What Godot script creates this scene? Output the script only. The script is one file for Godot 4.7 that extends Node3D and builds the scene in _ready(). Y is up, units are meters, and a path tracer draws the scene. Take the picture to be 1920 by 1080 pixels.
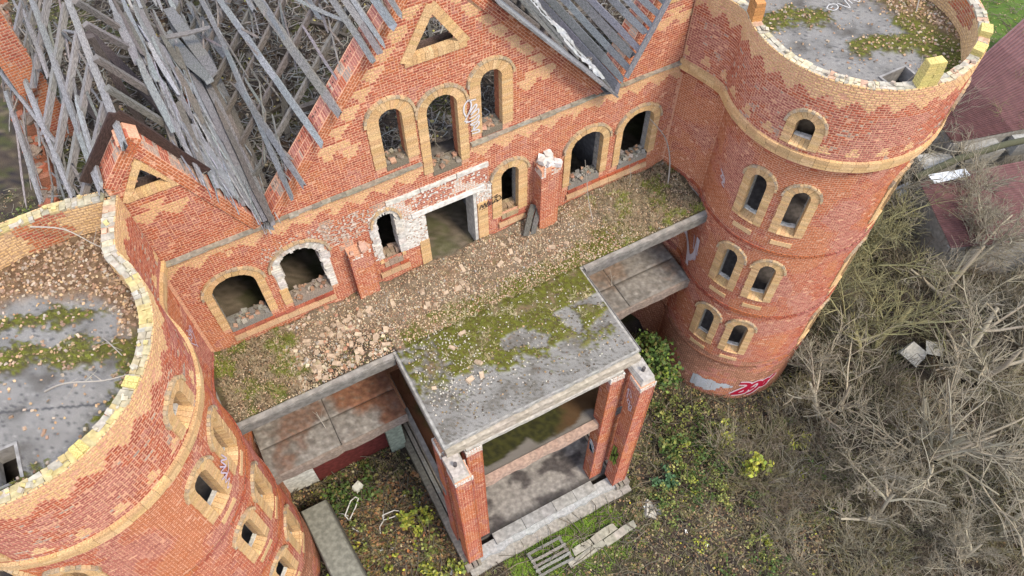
extends Node3D
# Ruined brick castle front between two round towers, seen from a drone. x along the facade, y up, z out of the facade, metres.

const CAM := Vector3(-4.595, 25.06, 11.752)
var rng := RandomNumberGenerator.new()
var M := {}
var names := {}
var tones: Array[Color] = []
var brick_meshes := {}
var ns := FastNoiseLite.new()      # patchy noise
var nf := FastNoiseLite.new()      # fine noise

# ---------------------------------------------------------------- mesh builder
class MB:
	var v := PackedVector3Array()
	var n := PackedVector3Array()
	var c := PackedColorArray()
	func tri(a: Vector3, b: Vector3, d: Vector3, na: Vector3, nb: Vector3, nd: Vector3, ca: Color, cb: Color, cd: Color) -> void:
		if (b - a).cross(d - a).dot(na + nb + nd) > 0.0:
			v.append_array([a, d, b]); n.append_array([na, nd, nb]); c.append_array([ca, cd, cb])
		else:
			v.append_array([a, b, d]); n.append_array([na, nb, nd]); c.append_array([ca, cb, cd])
	func quad(a: Vector3, b: Vector3, d: Vector3, e: Vector3, out: Vector3, col: Color) -> void:
		var nn := (b - a).cross(e - a)
		if nn.length_squared() < 1e-14:
			nn = (d - b).cross(e - b)
		nn = nn.normalized()
		if nn.dot(out) < 0.0: nn = -nn
		tri(a, b, d, nn, nn, nn, col, col, col)
		tri(a, d, e, nn, nn, nn, col, col, col)
	func hexa(p: Array, col: Color) -> void:
		var m := Vector3.ZERO
		for q in p: m += q
		m /= 8.0
		for f in [[0, 1, 2, 3], [4, 5, 6, 7], [0, 1, 5, 4], [1, 2, 6, 5], [2, 3, 7, 6], [3, 0, 4, 7]]:
			var a: Vector3 = p[f[0]]; var b: Vector3 = p[f[1]]; var d: Vector3 = p[f[2]]; var e: Vector3 = p[f[3]]
			quad(a, b, d, e, (a + b + d + e) / 4.0 - m, col)
	func box(lo: Vector3, hi: Vector3, col: Color) -> void:
		hexa([lo, Vector3(hi.x, lo.y, lo.z), Vector3(hi.x, lo.y, hi.z), Vector3(lo.x, lo.y, hi.z), Vector3(lo.x, hi.y, lo.z), Vector3(hi.x, hi.y, lo.z), hi, Vector3(lo.x, hi.y, hi.z)], col)
	func tube(pts: Array, rad: Array, sides: int, col: Color, cap := true) -> void:
		var rings := []
		var nrm := []
		for i in pts.size():
			var p: Vector3 = pts[i]
			var d: Vector3 = ((pts[mini(i + 1, pts.size() - 1)] as Vector3) - (pts[maxi(i - 1, 0)] as Vector3)).normalized()
			var a := d.cross(Vector3(0.31, 0.95, 0.12)).normalized()
			if a.length_squared() < 0.5: a = d.cross(Vector3.RIGHT).normalized()
			var b := d.cross(a)
			var ring := []; var nr := []
			for k in sides:
				var t := TAU * k / sides
				var o := a * cos(t) + b * sin(t)
				ring.append(p + o * rad[i]); nr.append(o)
			rings.append(ring); nrm.append(nr)
		for i in pts.size() - 1:
			for k in sides:
				var j := (k + 1) % sides
				tri(rings[i][k], rings[i][j], rings[i + 1][j], nrm[i][k], nrm[i][j], nrm[i + 1][j], col, col, col)
				tri(rings[i][k], rings[i + 1][j], rings[i + 1][k], nrm[i][k], nrm[i + 1][j], nrm[i + 1][k], col, col, col)
		if cap:
			for e in [0, pts.size() - 1]:
				var d2: Vector3 = (pts[e] as Vector3) - (pts[1 if e == 0 else e - 1] as Vector3)
				for k in range(1, sides - 1):
					tri(rings[e][0], rings[e][k], rings[e][k + 1], d2, d2, d2, col, col, col)
	func mesh() -> ArrayMesh:
		var arr := []
		arr.resize(Mesh.ARRAY_MAX)
		arr[Mesh.ARRAY_VERTEX] = v; arr[Mesh.ARRAY_NORMAL] = n; arr[Mesh.ARRAY_COLOR] = c
		var m := ArrayMesh.new()
		m.add_surface_from_arrays(Mesh.PRIMITIVE_TRIANGLES, arr)
		return m

# ---------------------------------------------------------------- naming and tagging
func num(parent: Node, called: String) -> String:
	var k := str(parent.get_instance_id()) + called
	var i: int = names.get(k, 0)
	names[k] = i + 1
	return called if i == 0 else "%s_%03d" % [called, i]

func tag(o: Node, label: String, category: String, group := "", kind := "") -> Node:
	o.set_meta("label", label)
	if category: o.set_meta("category", category)
	if group: o.set_meta("group", group)
	if kind: o.set_meta("kind", kind)
	return o

func thing(called: String, label: String, category: String, at := Vector3.ZERO, group := "") -> Node3D:
	var o := Node3D.new()
	o.name = num(self, called)
	add_child(o, true)
	o.position = at
	tag(o, label, category, group)
	return o

func put(called: String, mesh: Mesh, mat: Material, parent: Node = self) -> MeshInstance3D:
	var o := MeshInstance3D.new()
	o.name = num(parent, called)
	o.mesh = mesh
	o.material_override = mat
	parent.add_child(o, true)
	return o

func many(called: String, mesh: Mesh, mat: Material, xf: Array, cols: Array, parent: Node = self) -> MultiMeshInstance3D:
	var mm := MultiMesh.new()
	mm.transform_format = MultiMesh.TRANSFORM_3D
	mm.use_colors = true
	mm.mesh = mesh
	mm.instance_count = xf.size()
	for i in xf.size():
		mm.set_instance_transform(i, xf[i])
		mm.set_instance_color(i, cols[i])
	var o := MultiMeshInstance3D.new()
	o.name = num(parent, called)
	o.multimesh = mm
	o.material_override = mat
	parent.add_child(o, true)
	o.set_meta("kind", "stuff")
	return o

# ---------------------------------------------------------------- materials
func noise_tex(freq: float, octaves: int, lo: float, hi: float, sd: int) -> NoiseTexture2D:
	var f := FastNoiseLite.new()
	f.seed = sd; f.frequency = freq; f.fractal_octaves = octaves; f.noise_type = FastNoiseLite.TYPE_SIMPLEX_SMOOTH
	var t := NoiseTexture2D.new()
	t.width = 512; t.height = 512; t.seamless = true; t.noise = f
	var g := Gradient.new()
	g.set_color(0, Color(lo, lo, lo)); g.set_color(1, Color(hi, hi, hi))
	t.color_ramp = g
	return t

func make_mat(called: String, tex: Texture2D, scale: Vector3, rough: float, bump: Texture2D = null, bump_cm := 0.0, world := true) -> StandardMaterial3D:
	var m := StandardMaterial3D.new()
	m.resource_name = called
	m.vertex_color_use_as_albedo = true
	m.roughness = rough
	m.metallic_specular = 0.3
	if tex:
		m.albedo_texture = tex
		m.uv1_triplanar = true
		m.uv1_world_triplanar = world
		m.uv1_scale = scale
	if bump:
		m.heightmap_enabled = true
		m.heightmap_texture = bump
		m.heightmap_scale = bump_cm
	M[called] = m
	return m

func lin(r: float, g: float, b: float) -> Color:
	return Color(r, g, b)

func vary(c: Color, a: float) -> Color:
	var k := 1.0 + rng.randf_range(-a, a)
	return Color(c.r * k * (1 + rng.randf_range(-a, a) * 0.3), c.g * k, c.b * k * (1 + rng.randf_range(-a, a) * 0.3))

func make_materials() -> void:
	ns.seed = 5; ns.frequency = 0.5; ns.fractal_octaves = 4
	nf.seed = 9; nf.frequency = 2.2; nf.fractal_octaves = 4
	var grain := noise_tex(0.03, 5, 0.62, 1.0, 1)
	var coarse := noise_tex(0.016, 6, 0.72, 1.0, 2)
	var streak := noise_tex(0.05, 4, 0.30, 1.0, 4)
	var speck := noise_tex(0.09, 3, 0.45, 1.0, 3)
	make_mat("brick", grain, Vector3(1.7, 1.7, 1.7), 0.93, speck, 0.25)
	make_mat("mortar", grain, Vector3(1.3, 1.3, 1.3), 0.97, speck, 0.4)
	make_mat("stone", coarse, Vector3(0.9, 0.9, 0.9), 0.95, speck, 0.5)
	make_mat("concrete", coarse, Vector3(0.6, 0.6, 0.6), 0.92, speck, 0.3)
	make_mat("debris", speck, Vector3(1.4, 1.4, 1.4), 1.0, speck, 2.0)
	make_mat("soil", speck, Vector3(0.7, 0.7, 0.7), 1.0, speck, 3.0)
	make_mat("wood", streak, Vector3(5.0, 5.0, 0.30), 0.9, streak, 0.8, false)
	make_mat("bark", speck, Vector3(2.0, 2.0, 2.0), 0.95)
	make_mat("plain", null, Vector3.ONE, 0.7)
	make_mat("paint", grain, Vector3(3, 3, 3), 0.6)
	make_mat("leaf", null, Vector3.ONE, 0.6)
	M.leaf.backlight_enabled = true
	M.leaf.backlight = Color(0.25, 0.3, 0.1)
	make_mat("sheet_metal", coarse, Vector3(0.5, 0.5, 0.5), 0.55)
	make_mat("foil", grain, Vector3(3, 3, 3), 0.5)
	for k in 10:   # 0-9 red brick
		tones.append([lin(.47, .13, .075), lin(.43, .112, .065), lin(.49, .15, .09), lin(.38, .10, .065), lin(.48, .16, .105), lin(.46, .122, .06), lin(.35, .09, .058), lin(.50, .17, .105), lin(.43, .135, .09), lin(.48, .13, .065)][k])
	tones.append_array([lin(.51, .165, .07), lin(.48, .15, .062), lin(.54, .185, .085), lin(.47, .155, .075)])                                   # 10-13 orange
	tones.append_array([lin(.46, .17, .13), lin(.42, .15, .12), lin(.51, .22, .17), lin(.38, .125, .10)])                                    # 14-17 washed pink
	tones.append_array([lin(.76, .495, .24), lin(.72, .46, .22), lin(.79, .53, .28), lin(.69, .44, .225), lin(.75, .495, .26)])                # 18-22 cream
	tones.append_array([lin(.44, .32, .25), lin(.50, .40, .32), lin(.38, .29, .24)])                                                        # 23-25 grey
	tones.append_array([lin(.72, .68, .62), lin(.66, .60, .53), lin(.76, .73, .68)])                                                        # 26-28 whitened
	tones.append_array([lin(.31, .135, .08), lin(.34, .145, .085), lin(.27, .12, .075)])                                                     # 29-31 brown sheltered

func tone_of(cls: int) -> int:
	match cls:
		0: return rng.randi_range(0, 9)
		1: return rng.randi_range(18, 22)
		2: return rng.randi_range(10, 13)
		3: return rng.randi_range(14, 17)
		4: return rng.randi_range(23, 25)
		5: return rng.randi_range(26, 28)
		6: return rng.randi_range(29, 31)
	return 0

# ---------------------------------------------------------------- bricks
func brick_shape(size: Vector3, col: Color) -> ArrayMesh:      # lying u,v in the face, +z outward; front edges worn round
	var b := MB.new()
	var hx := size.x / 2; var hy := size.y / 2; var d := size.z; var ch := 0.005
	var base := [Vector3(-hx, -hy, -d), Vector3(hx, -hy, -d), Vector3(hx, hy, -d), Vector3(-hx, hy, -d)]
	var mid := [Vector3(-hx, -hy, -ch), Vector3(hx, -hy, -ch), Vector3(hx, hy, -ch), Vector3(-hx, hy, -ch)]
	var top := [Vector3(-hx + ch, -hy + ch, 0), Vector3(hx - ch, -hy + ch, 0), Vector3(hx - ch, hy - ch, 0), Vector3(-hx + ch, hy - ch, 0)]
	for k in 4:
		var j := (k + 1) % 4
		var o: Vector3 = (base[k] + base[j]) / 2 * Vector3(1, 1, 0)
		b.quad(base[k], base[j], mid[j], mid[k], o, col)
		b.quad(mid[k], mid[j], top[j], top[k], o + Vector3(0, 0, 0.02), col)
	b.quad(top[0], top[1], top[2], top[3], Vector3.BACK, col)
	return b.mesh()

func brick_mesh(kind: int, tone: int) -> ArrayMesh:             # tone -1: white, for coloured copies
	var k := kind * 100 + tone
	if not brick_meshes.has(k):
		brick_meshes[k] = brick_shape([Vector3(.126, .045, .03), Vector3(.055, .045, .03), Vector3(.047, .235, .03)][kind], Color.WHITE if tone < 0 else tones[tone])
	return brick_meshes[k]

# lays bricks over a surface: samp(u,v) -> [position, normal, up]; cls(u,v) -> brick class, -1 for none
func clad(bag: Array, u0: float, u1: float, v0: float, v1: float, samp: Callable, cls: Callable, L := 0.142, H := 0.066, kind := 0) -> void:
	var rows := int(round((v1 - v0) / H))
	for r in rows:
		var v := v0 + (r + 0.5) * H
		var off := (r % 2) * L * 0.5
		var n := int(ceil((u1 - u0) / L)) + 1
		for i in n:
			var u := u0 + off + (i - 0.5) * L + rng.randf_range(-.004, .004)
			if kind == 2:
				if u < u0 or u > u1: continue
				var c0: int = cls.call(u, v)
				if c0 >= 0: lay(bag, samp, u, v, kind, c0)
				continue
			var cl: int = -1 if u - L / 4 < u0 or u - L / 4 > u1 else cls.call(u - L * 0.27, v)
			var cr: int = -1 if u + L / 4 < u0 or u + L / 4 > u1 else cls.call(u + L * 0.27, v)
			if cl >= 0 and cr >= 0:
				if cl != cr or rng.randf() < 0.2:
					lay(bag, samp, u - L / 4, v, 1, cl); lay(bag, samp, u + L / 4, v, 1, cr)
				else:
					lay(bag, samp, u, v, 0, cl)
			elif cl >= 0: lay(bag, samp, u - L / 4, v, 1, cl)
			elif cr >= 0: lay(bag, samp, u + L / 4, v, 1, cr)

func lay(bag: Array, samp: Callable, u: float, v: float, kind: int, cls: int) -> void:
	if rng.randf() < 0.004 or cls < 0: return
	var s: Array = samp.call(u, v)
	var p: Vector3 = s[0]; var nn: Vector3 = s[1]; var up: Vector3 = s[2]
	var x := up.cross(nn).normalized()
	var basis := Basis(x, up, nn)
	basis = basis * Basis(Vector3(0, 0, 1), rng.randf_range(-.012, .012)) * Basis(Vector3(0, 1, 0), rng.randf_range(-.02, .02))
	basis = basis.scaled_local(Vector3(rng.randf_range(.97, 1.0), rng.randf_range(.93, 1.02), 1))
	p += nn * (0.006 + rng.randf_range(-.003, .004) - (0.02 if rng.randf() < .02 else 0.0))
	var facing := (CAM - p).normalized().dot(nn)
	bag.append([p.distance_to(CAM) + (0.0 if facing > 0.15 else 1000.0), kind, Transform3D(basis, p), tone_of(cls)])

func flush(owner: Node3D, bag: Array) -> void:
	bag.sort_custom(func(a, b): return a[0] < b[0])
	var xf := [[], [], []]; var cs := [[], [], []]
	var inv := owner.transform.affine_inverse()
	for i in bag.size():
		var e: Array = bag[i]
		if i < 300:
			var o := put("brick", brick_mesh(e[1], e[3]), M.brick, owner)
			o.transform = inv * (e[2] as Transform3D)
		else:
			xf[e[1]].append(inv * (e[2] as Transform3D)); cs[e[1]].append(tones[e[3]])
	for k in 3:
		if xf[k].size(): many("brickwork", brick_mesh(k, -1), M.brick, xf[k], cs[k], owner)

# ---------------------------------------------------------------- openings and their surrounds, on any wall mapped by mp(u, y, d)
func arch_y(o: Dictionary, u: float, g: float) -> float:
	var t := clampf(absf(u - o.cx) / (o.h + g), 0, 1)
	return o.sp + (o.rise + g) * sqrt(1 - t * t)

func in_open(o: Dictionary, u: float, y: float, g: float) -> bool:
	if o.has("tri"):
		var k: float = (y - o.y0) / (o.top - o.y0)
		var w := lerpf(g, g * 0.6, k)
		var l: float = lerpf(o.x0, o.xt, k) - w * 1.2; var r: float = lerpf(o.x1, o.xt, k) + w * 1.2
		return y > o.y0 - g * 0.8 and y < o.top + g * 1.9 and u > l and u < r
	if absf(u - o.cx) > o.h + g or y < o.y0 - g: return false
	if o.rise <= 0: return y < o.sp + g
	return y < arch_y(o, u, g)

func block(mp: Callable, u0: float, u1: float, y0: float, y1: float, d0: float, d1: float) -> Array:
	return [mp.call(u0, y0, d0), mp.call(u1, y0, d0), mp.call(u1, y0, d1), mp.call(u0, y0, d1), mp.call(u0, y1, d0), mp.call(u1, y1, d0), mp.call(u1, y1, d1), mp.call(u0, y1, d1)]

func surround(parent: Node3D, mp: Callable, o: Dictionary, fw: float, deep: float, opt := {}) -> void:
	var part := put("window_surround", hood(mp, o, fw, opt), M.brick, parent)
	var inner: Color = opt.get("reveal", lin(.45, .25, .13))
	for s in [-1, 1]:
		var b := MB.new()
		var y: float = o.y0 - opt.get("drop", 0.0)
		var top: float = o.sp
		if s < 0 and opt.has("left_top"): top = opt.left_top
		if s > 0 and opt.has("right_top"): top = opt.right_top
		while y < top - 0.02:
			var y1 := minf(y + 0.075, top)
			var col: Color = vary(tones[rng.randi_range(18, 22)], .10)
			var a: float = o.cx + s * o.h; var e: float = o.cx + s * (o.h + fw + rng.randf_range(-.008, .008))
			b.hexa(block(mp, a, e, y + .002, y1 - .003, -0.13, 0.035 + rng.randf_range(-.004, .005)), col)
			y = y1
		if b.v.size(): put("jamb", b.mesh(), M.brick, part)
	# reveal: the wall's thickness inside the opening, coursed
	var rv := MB.new()
	for s in [-1, 1]:
		var y: float = o.y0 - 0.12
		while y < o.sp + .01:
			var k := int(y / 0.15)
			for q in 2:
				var d0 := -0.13 - q * (deep - .13) / 2; var d1 := -0.13 - (q + 1) * (deep - .13) / 2
				var a: float = o.cx + s * (o.h + rng.randf_range(.0, .012)); var e: float = o.cx + s * (o.h + .1)
				rv.hexa(block(mp, a, e, y, y + .072, d1 + .004, d0), vary(inner, .16))
			y += 0.075
	var steps := 10
	for i in steps:
		var t0 := PI * i / steps; var t1 := PI * (i + 1) / steps
		var pts := []
		for d in [-deep, -0.125]:
			for tt in [[t0, 0.0], [t1, 0.0], [t1, .09], [t0, .09]]:
				pts.append(mp.call(o.cx - cos(tt[0]) * (o.h + tt[1]), o.sp + sin(tt[0]) * (o.rise + tt[1]), d))
		rv.hexa(pts, vary(inner, .12))
	put("reveal", rv.mesh(), M.brick, part)
	# arch stones
	if not opt.get("no_arch", false):
		var n: int = opt.get("stones", 11)
		for i in n:
			var t0 := PI * (i + .03) / n; var t1 := PI * (i + .97) / n
			var pts := []
			var pr := 0.04 + rng.randf_range(-.006, .008)
			for d in [-0.13, pr]:
				for tt in [[t0, 0.0], [t1, 0.0], [t1, fw], [t0, fw]]:
					pts.append(mp.call(o.cx - cos(tt[0]) * (o.h + tt[1]), o.sp + sin(tt[0]) * (o.rise + tt[1]), d))
			var vb := MB.new()
			vb.hexa(pts, vary(tones[rng.randi_range(18, 22)], .12))
			put("voussoir", vb.mesh(), M.brick, part)
	if opt.get("no_sill", false): return
	# sill
	var sb := MB.new()
	var scol: Color = opt.get("sill", lin(.55, .36, .19))
	var nsl := int(maxf(3, o.h * 2 / 0.11))
	for i in nsl:
		var a: float = lerpf(o.cx - o.h, o.cx + o.h, float(i) / nsl); var e: float = lerpf(o.cx - o.h, o.cx + o.h, float(i + 1) / nsl) - .006
		var lift: float = opt.get("lift", 0.02)
		var cuts := [0.04, -deep * .33 + rng.randf_range(-.03, .03), -deep * .66 + rng.randf_range(-.03, .03), -deep]
		for q in 3:
			var top: float = o.y0 + lift * (q + 1) / 3.0 - (opt.get("drop", 0.0) if q == 0 else 0.0) + rng.randf_range(-.5, .5) * opt.get("ragged", .02)
			var p := block(mp, a, e, o.y0 - .2 - opt.get("drop", 0.0), top, cuts[q + 1] + .004, cuts[q])
			for k in range(4, 8): p[k] += Vector3(rng.randf_range(-.01, .01), rng.randf_range(-.3, .3) * opt.get("ragged", .02), rng.randf_range(-.01, .01))
			if not opt.get("rubble", false): sb.hexa(p, vary(scol, .2))
	if opt.get("rubble", false):                                 # a bed of mortar with loose lumps where the sill broke away
		sb.hexa(block(mp, o.cx - o.h, o.cx + o.h, o.y0 - .2, o.y0 - .03, -deep, .03), scol * .8)
		for i in int(o.h * 90):
			var pp: Vector3 = mp.call(o.cx + rng.randf_range(-1, 1) * (o.h - .03), o.y0 - .03 + rng.randf_range(0, .05), rng.randf_range(-deep, .01))
			lump(sb, pp, rng.randf_range(.02, .075), vary(scol if rng.randf() < .7 else lin(.50, .30, .20), .25))
	put("sill", sb.mesh(), M.brick, part)

func hood(mp: Callable, o: Dictionary, fw: float, opt: Dictionary) -> ArrayMesh:     # thin outer ring of weathered brick round the arch
	var b := MB.new()
	var n := 18
	for i in n:
		var t0 := PI * i / n; var t1 := PI * (i + .93) / n
		var pts := []
		var w := .055 + rng.randf_range(-.008, .01)
		for d in [-0.05, .075 + rng.randf_range(-.012, .008)]:
			for tt in [[t0, fw], [t1, fw], [t1, fw + w], [t0, fw + w]]:
				pts.append(mp.call(o.cx - cos(tt[0]) * (o.h + tt[1]), o.sp + sin(tt[0]) * (o.rise + tt[1]), d))
		b.hexa(pts, vary([lin(.60, .44, .27), lin(.70, .49, .28), lin(.52, .41, .29)][rng.randi_range(0, 2)], .12))
	return b.mesh()

# ---------------------------------------------------------------- wall core: a sheet of small cells with the openings left out
func core(mp: Callable, us: Array, ys: Array, keep: Callable, d: float, out_sign: float, col: Color) -> ArrayMesh:
	var b := MB.new()
	for i in us.size() - 1:
		for j in ys.size() - 1:
			if not keep.call((us[i] + us[i + 1]) / 2, (ys[j] + ys[j + 1]) / 2): continue
			var a: Vector3 = mp.call(us[i], ys[j], d); var e: Vector3 = mp.call(us[i + 1], ys[j], d)
			var f: Vector3 = mp.call(us[i + 1], ys[j + 1], d); var g: Vector3 = mp.call(us[i], ys[j + 1], d)
			var o: Vector3 = (mp.call((us[i] + us[i + 1]) / 2, ys[j], d + out_sign) as Vector3) - (a + e) / 2
			b.quad(a, e, f, g, o, vary(col, .05))
	return b.mesh()

func steps(a: float, b: float, s: float) -> Array:
	var n := int(ceil((b - a) / s))
	var r := []
	for i in n + 1: r.append(lerpf(a, b, float(i) / n))
	return r

# ---------------------------------------------------------------- camera, sky, light
func set_stage() -> void:
	var cam := Camera3D.new()
	cam.name = "camera"
	add_child(cam)
	cam.position = CAM
	cam.rotation_degrees = Vector3(-56.4824, -28.1269, -0.292)
	cam.fov = 39.8857
	cam.near = 0.1
	cam.far = 2000.0
	cam.current = true
	var sky_mat := ProceduralSkyMaterial.new()
	sky_mat.sky_top_color = Color(0.80, 0.84, 0.92)
	sky_mat.sky_horizon_color = Color(0.86, 0.87, 0.90)
	sky_mat.sky_curve = 0.2
	sky_mat.ground_bottom_color = Color(0.25, 0.23, 0.2)
	sky_mat.ground_horizon_color = Color(0.6, 0.6, 0.6)
	sky_mat.sun_angle_max = 0.0
	var sky := Sky.new()
	sky.sky_material = sky_mat
	var env := Environment.new()
	env.background_mode = Environment.BG_SKY
	env.sky = sky
	env.tonemap_mode = Environment.TONE_MAPPER_LINEAR
	env.tonemap_exposure = 3.0
	env.sdfgi_enabled = true
	env.ssao_enabled = true
	env.ssil_enabled = true
	var we := WorldEnvironment.new()
	we.name = "world_environment"
	we.environment = env
	add_child(we)
	var sun := DirectionalLight3D.new()
	sun.name = "sun"
	sun.light_energy = 0.5
	sun.light_color = Color(1.0, 0.95, 0.87)
	sun.light_angular_distance = 14.0
	sun.shadow_enabled = true
	add_child(sun)
	sun.look_at_from_position(Vector3(5, 20, 14), Vector3.ZERO)

# ---------------------------------------------------------------- height sheets
func sheet(xs: Array, zs: Array, hf: Callable, cf: Callable, inside: Callable) -> ArrayMesh:
	var b := MB.new()
	var h := []; var cc := []; var nn := []
	for i in xs.size():
		var row := []; var crow := []
		for j in zs.size():
			row.append(hf.call(xs[i], zs[j])); crow.append(cf.call(xs[i], zs[j]))
		h.append(row); cc.append(crow)
	for i in xs.size():
		var row := []
		for j in zs.size():
			var i0 := maxi(i - 1, 0); var i1 := mini(i + 1, xs.size() - 1); var j0 := maxi(j - 1, 0); var j1 := mini(j + 1, zs.size() - 1)
			row.append(Vector3(-(h[i1][j] - h[i0][j]) / (xs[i1] - xs[i0]), 1, -(h[i][j1] - h[i][j0]) / (zs[j1] - zs[j0])).normalized())
		nn.append(row)
	for i in xs.size() - 1:
		for j in zs.size() - 1:
			if not inside.call((xs[i] + xs[i + 1]) / 2, (zs[j] + zs[j + 1]) / 2): continue
			var a := Vector3(xs[i], h[i][j], zs[j]); var e := Vector3(xs[i + 1], h[i + 1][j], zs[j])
			var f := Vector3(xs[i + 1], h[i + 1][j + 1], zs[j + 1]); var g := Vector3(xs[i], h[i][j + 1], zs[j + 1])
			b.tri(a, e, f, nn[i][j], nn[i + 1][j], nn[i + 1][j + 1], cc[i][j], cc[i + 1][j], cc[i + 1][j + 1])
			b.tri(a, f, g, nn[i][j], nn[i + 1][j + 1], nn[i][j + 1], cc[i][j], cc[i + 1][j + 1], cc[i][j + 1])
	return b.mesh()

func gy(x: float, z: float) -> float:                           # the lie of the land
	var y := -0.5 * smoothstep(3.4, 6.5, x) * (1.0 - smoothstep(30.0, 45.0, x))
	y += ns.get_noise_2d(x * 0.8, z * 0.8) * 0.16
	if absf(x) < 3.3 and z > -1 and z < 6.2: y = minf(y, -0.04)
	if absf(x) < 8.4 and z < 0.5: y = -0.2
	return y

func soil_colour(x: float, z: float) -> Color:
	var a := ns.get_noise_2d(x * 1.7 + 40, z * 1.7); var f := nf.get_noise_2d(x * 1.6, z * 1.6); var g := nf.get_noise_2d(x * 4.0 + 9, z * 4.0)
	var c := lin(.06, .048, .045).lerp(lin(.13, .10, .07), clampf(.45 + f * 1.1, 0, 1))
	c = c.lerp(lin(.10, .11, .035), clampf((a - .05) * 2.6, 0, .75))
	c = c.lerp(lin(.15, .12, .075), smoothstep(8.0, 12.0, x) * clampf(.5 + g, 0, .8))
	c = c.lerp(lin(.04, .033, .04), clampf((-f - .12) * 3.0, 0, .8))
	c = c.lerp(lin(.26, .20, .13), clampf((g - .25) * 3.0, 0, .7))
	var gr := exp(-pow((z - 6.6) / .75, 2.0)) * smoothstep(-1.6, -.6, x) * (1.0 - smoothstep(1.2, 2.6, x))   # the grassy strip before the porch step
	c = c.lerp(lin(.15, .22, .035), gr * clampf(.75 + f * 1.2, 0, 1))
	var yard := (1.0 - smoothstep(-3.0, -2.4, x)) * (1.0 - smoothstep(6.0, 9.0, z)) * smoothstep(2.0, 3.4, z)
	c = c.lerp(lin(.17, .10, .05), yard * clampf(.3 + a + f, 0, .7))
	var lawn := smoothstep(28.0, 29.5, x + 0.1 * z) * (1.0 - smoothstep(-4.6, -3.6, z + ns.get_noise_2d(x, z) * .6))
	c = c.lerp(lin(.17, .27, .05).lerp(lin(.11, .19, .04), clampf(.5 + f, 0, 1)), lawn)
	return c

func make_ground() -> void:
	var xs := [-400.0, -160.0, -70.0, -35.0]; var zs := [-400.0, -160.0, -70.0, -35.0]
	xs.append_array(steps(-24, 40, .25)); zs.append_array(steps(-24, 20, .25))
	xs.append_array([60.0, 120.0, 400.0]); zs.append_array([40.0, 120.0, 400.0])
	var o := put("ground", sheet(xs, zs, gy, soil_colour, func(_x, _z): return true), M.soil)
	tag(o, "brown leaf strewn ground with moss and bare soil round the ruin", "ground", "", "structure")

# ---------------------------------------------------------------- the main building
var holes := []          # openings of the facade
func rake(x: float) -> float:
	x = absf(x)
	var s := 15.1 - 2.15 * (5.84 - x) if x < 5.84 else 15.1 - 1.14 * (x - 5.84)
	return maxf(16.85 - 1.19 * x, s)

func inv_tri(x: float, y: float, cx: float, top: float, w: float, h: float) -> bool:
	if y > top or y < top - h: return false
	var yy := floorf((top - y) / 0.075) * 0.075
	return absf(x - cx) < w / 2 * (1.0 - yy / h) + .02

func facade_class(x: float, y: float) -> int:
	if y > rake(x) - 0.03: return -1
	for o in holes:
		if in_open(o, x, y, o.get("fw", 0.02) * 0.8): return -1
	var ax := absf(x)
	# cream cornice with hanging stepped triangles
	if y > 11.42 and y < 11.7 and ax > .6: return 1
	if y > 11.14 and y <= 11.42 and ax > .6:
		var t := absf(fposmod(ax, .62) - .31) / .31
		if t < (y - 11.14) / .28: return 1 if ns.get_noise_2d(x * 2, y * 2) < .25 else 2
	# motifs under the rake
	if ax < 3.2:
		for k in 7:
			if inv_tri(ax, y, .45 + k * .305 + (.12 if x > 0 else 0.0), 15.78 - k * .365, .5, .3): return 1
		if y > 12.98 and y < 13.2 and ax > 2.05 and ax < 2.75: return 1
		if inv_tri(ax, y, 2.58, 13.2, .62, .42) or inv_tri(ax, y, 2.12, 12.98, .5, .3): return 1
	if ax > 5.3 and ax < 6.6:
		if inv_tri(ax, y, 6.0, 13.48, .46, .22) or inv_tri(ax, y, 5.7, 13.22, .52, .3) or inv_tri(ax, y, 6.28, 13.22, .52, .3): return 1
		if y > 13.13 and y < 13.28 and ax > 5.45 and ax < 6.5: return 1
	var w := ns.get_noise_2d(x * 1.3 + 3, y * 1.3)
	# bare masonry over the door
	if x > -1.62 and x < 1.08 and y > 10.12 and y < 10.76: return 5 if w + nf.get_noise_2d(x, y) * .6 > .05 else 3
	if x > -1.42 and x < -.7 and y > 8.85 and y < 10.14: return 5
	if x > .62 and x < 1.15 and y > 9.5 and y < 10.2: return 5 if w > -.1 else 3
	if x > -2.3 and x < -1.42 and y > 10.5 and y < 10.95 and w > -.1: return 4
	if x > -2.9 and x < -1.9 and y > 9.8 and y < 10.6 and w > 0.0: return 4
	if x > -3.2 and x < -2.6 and y > 10.2 and y < 11.1 and w > .02: return 4
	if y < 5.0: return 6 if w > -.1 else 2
	if w + nf.get_noise_2d(x * 1.5, y * 1.5) * .8 > .42: return 3
	if w + nf.get_noise_2d(x * 1.5 + 9, y * 1.5) * .8 < -.42 or (y < 9.4 and ax > 5.9): return 2
	return 0

func plane_z(x: float, y: float, d: float) -> Vector3:
	return Vector3(x, y, d)

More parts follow.
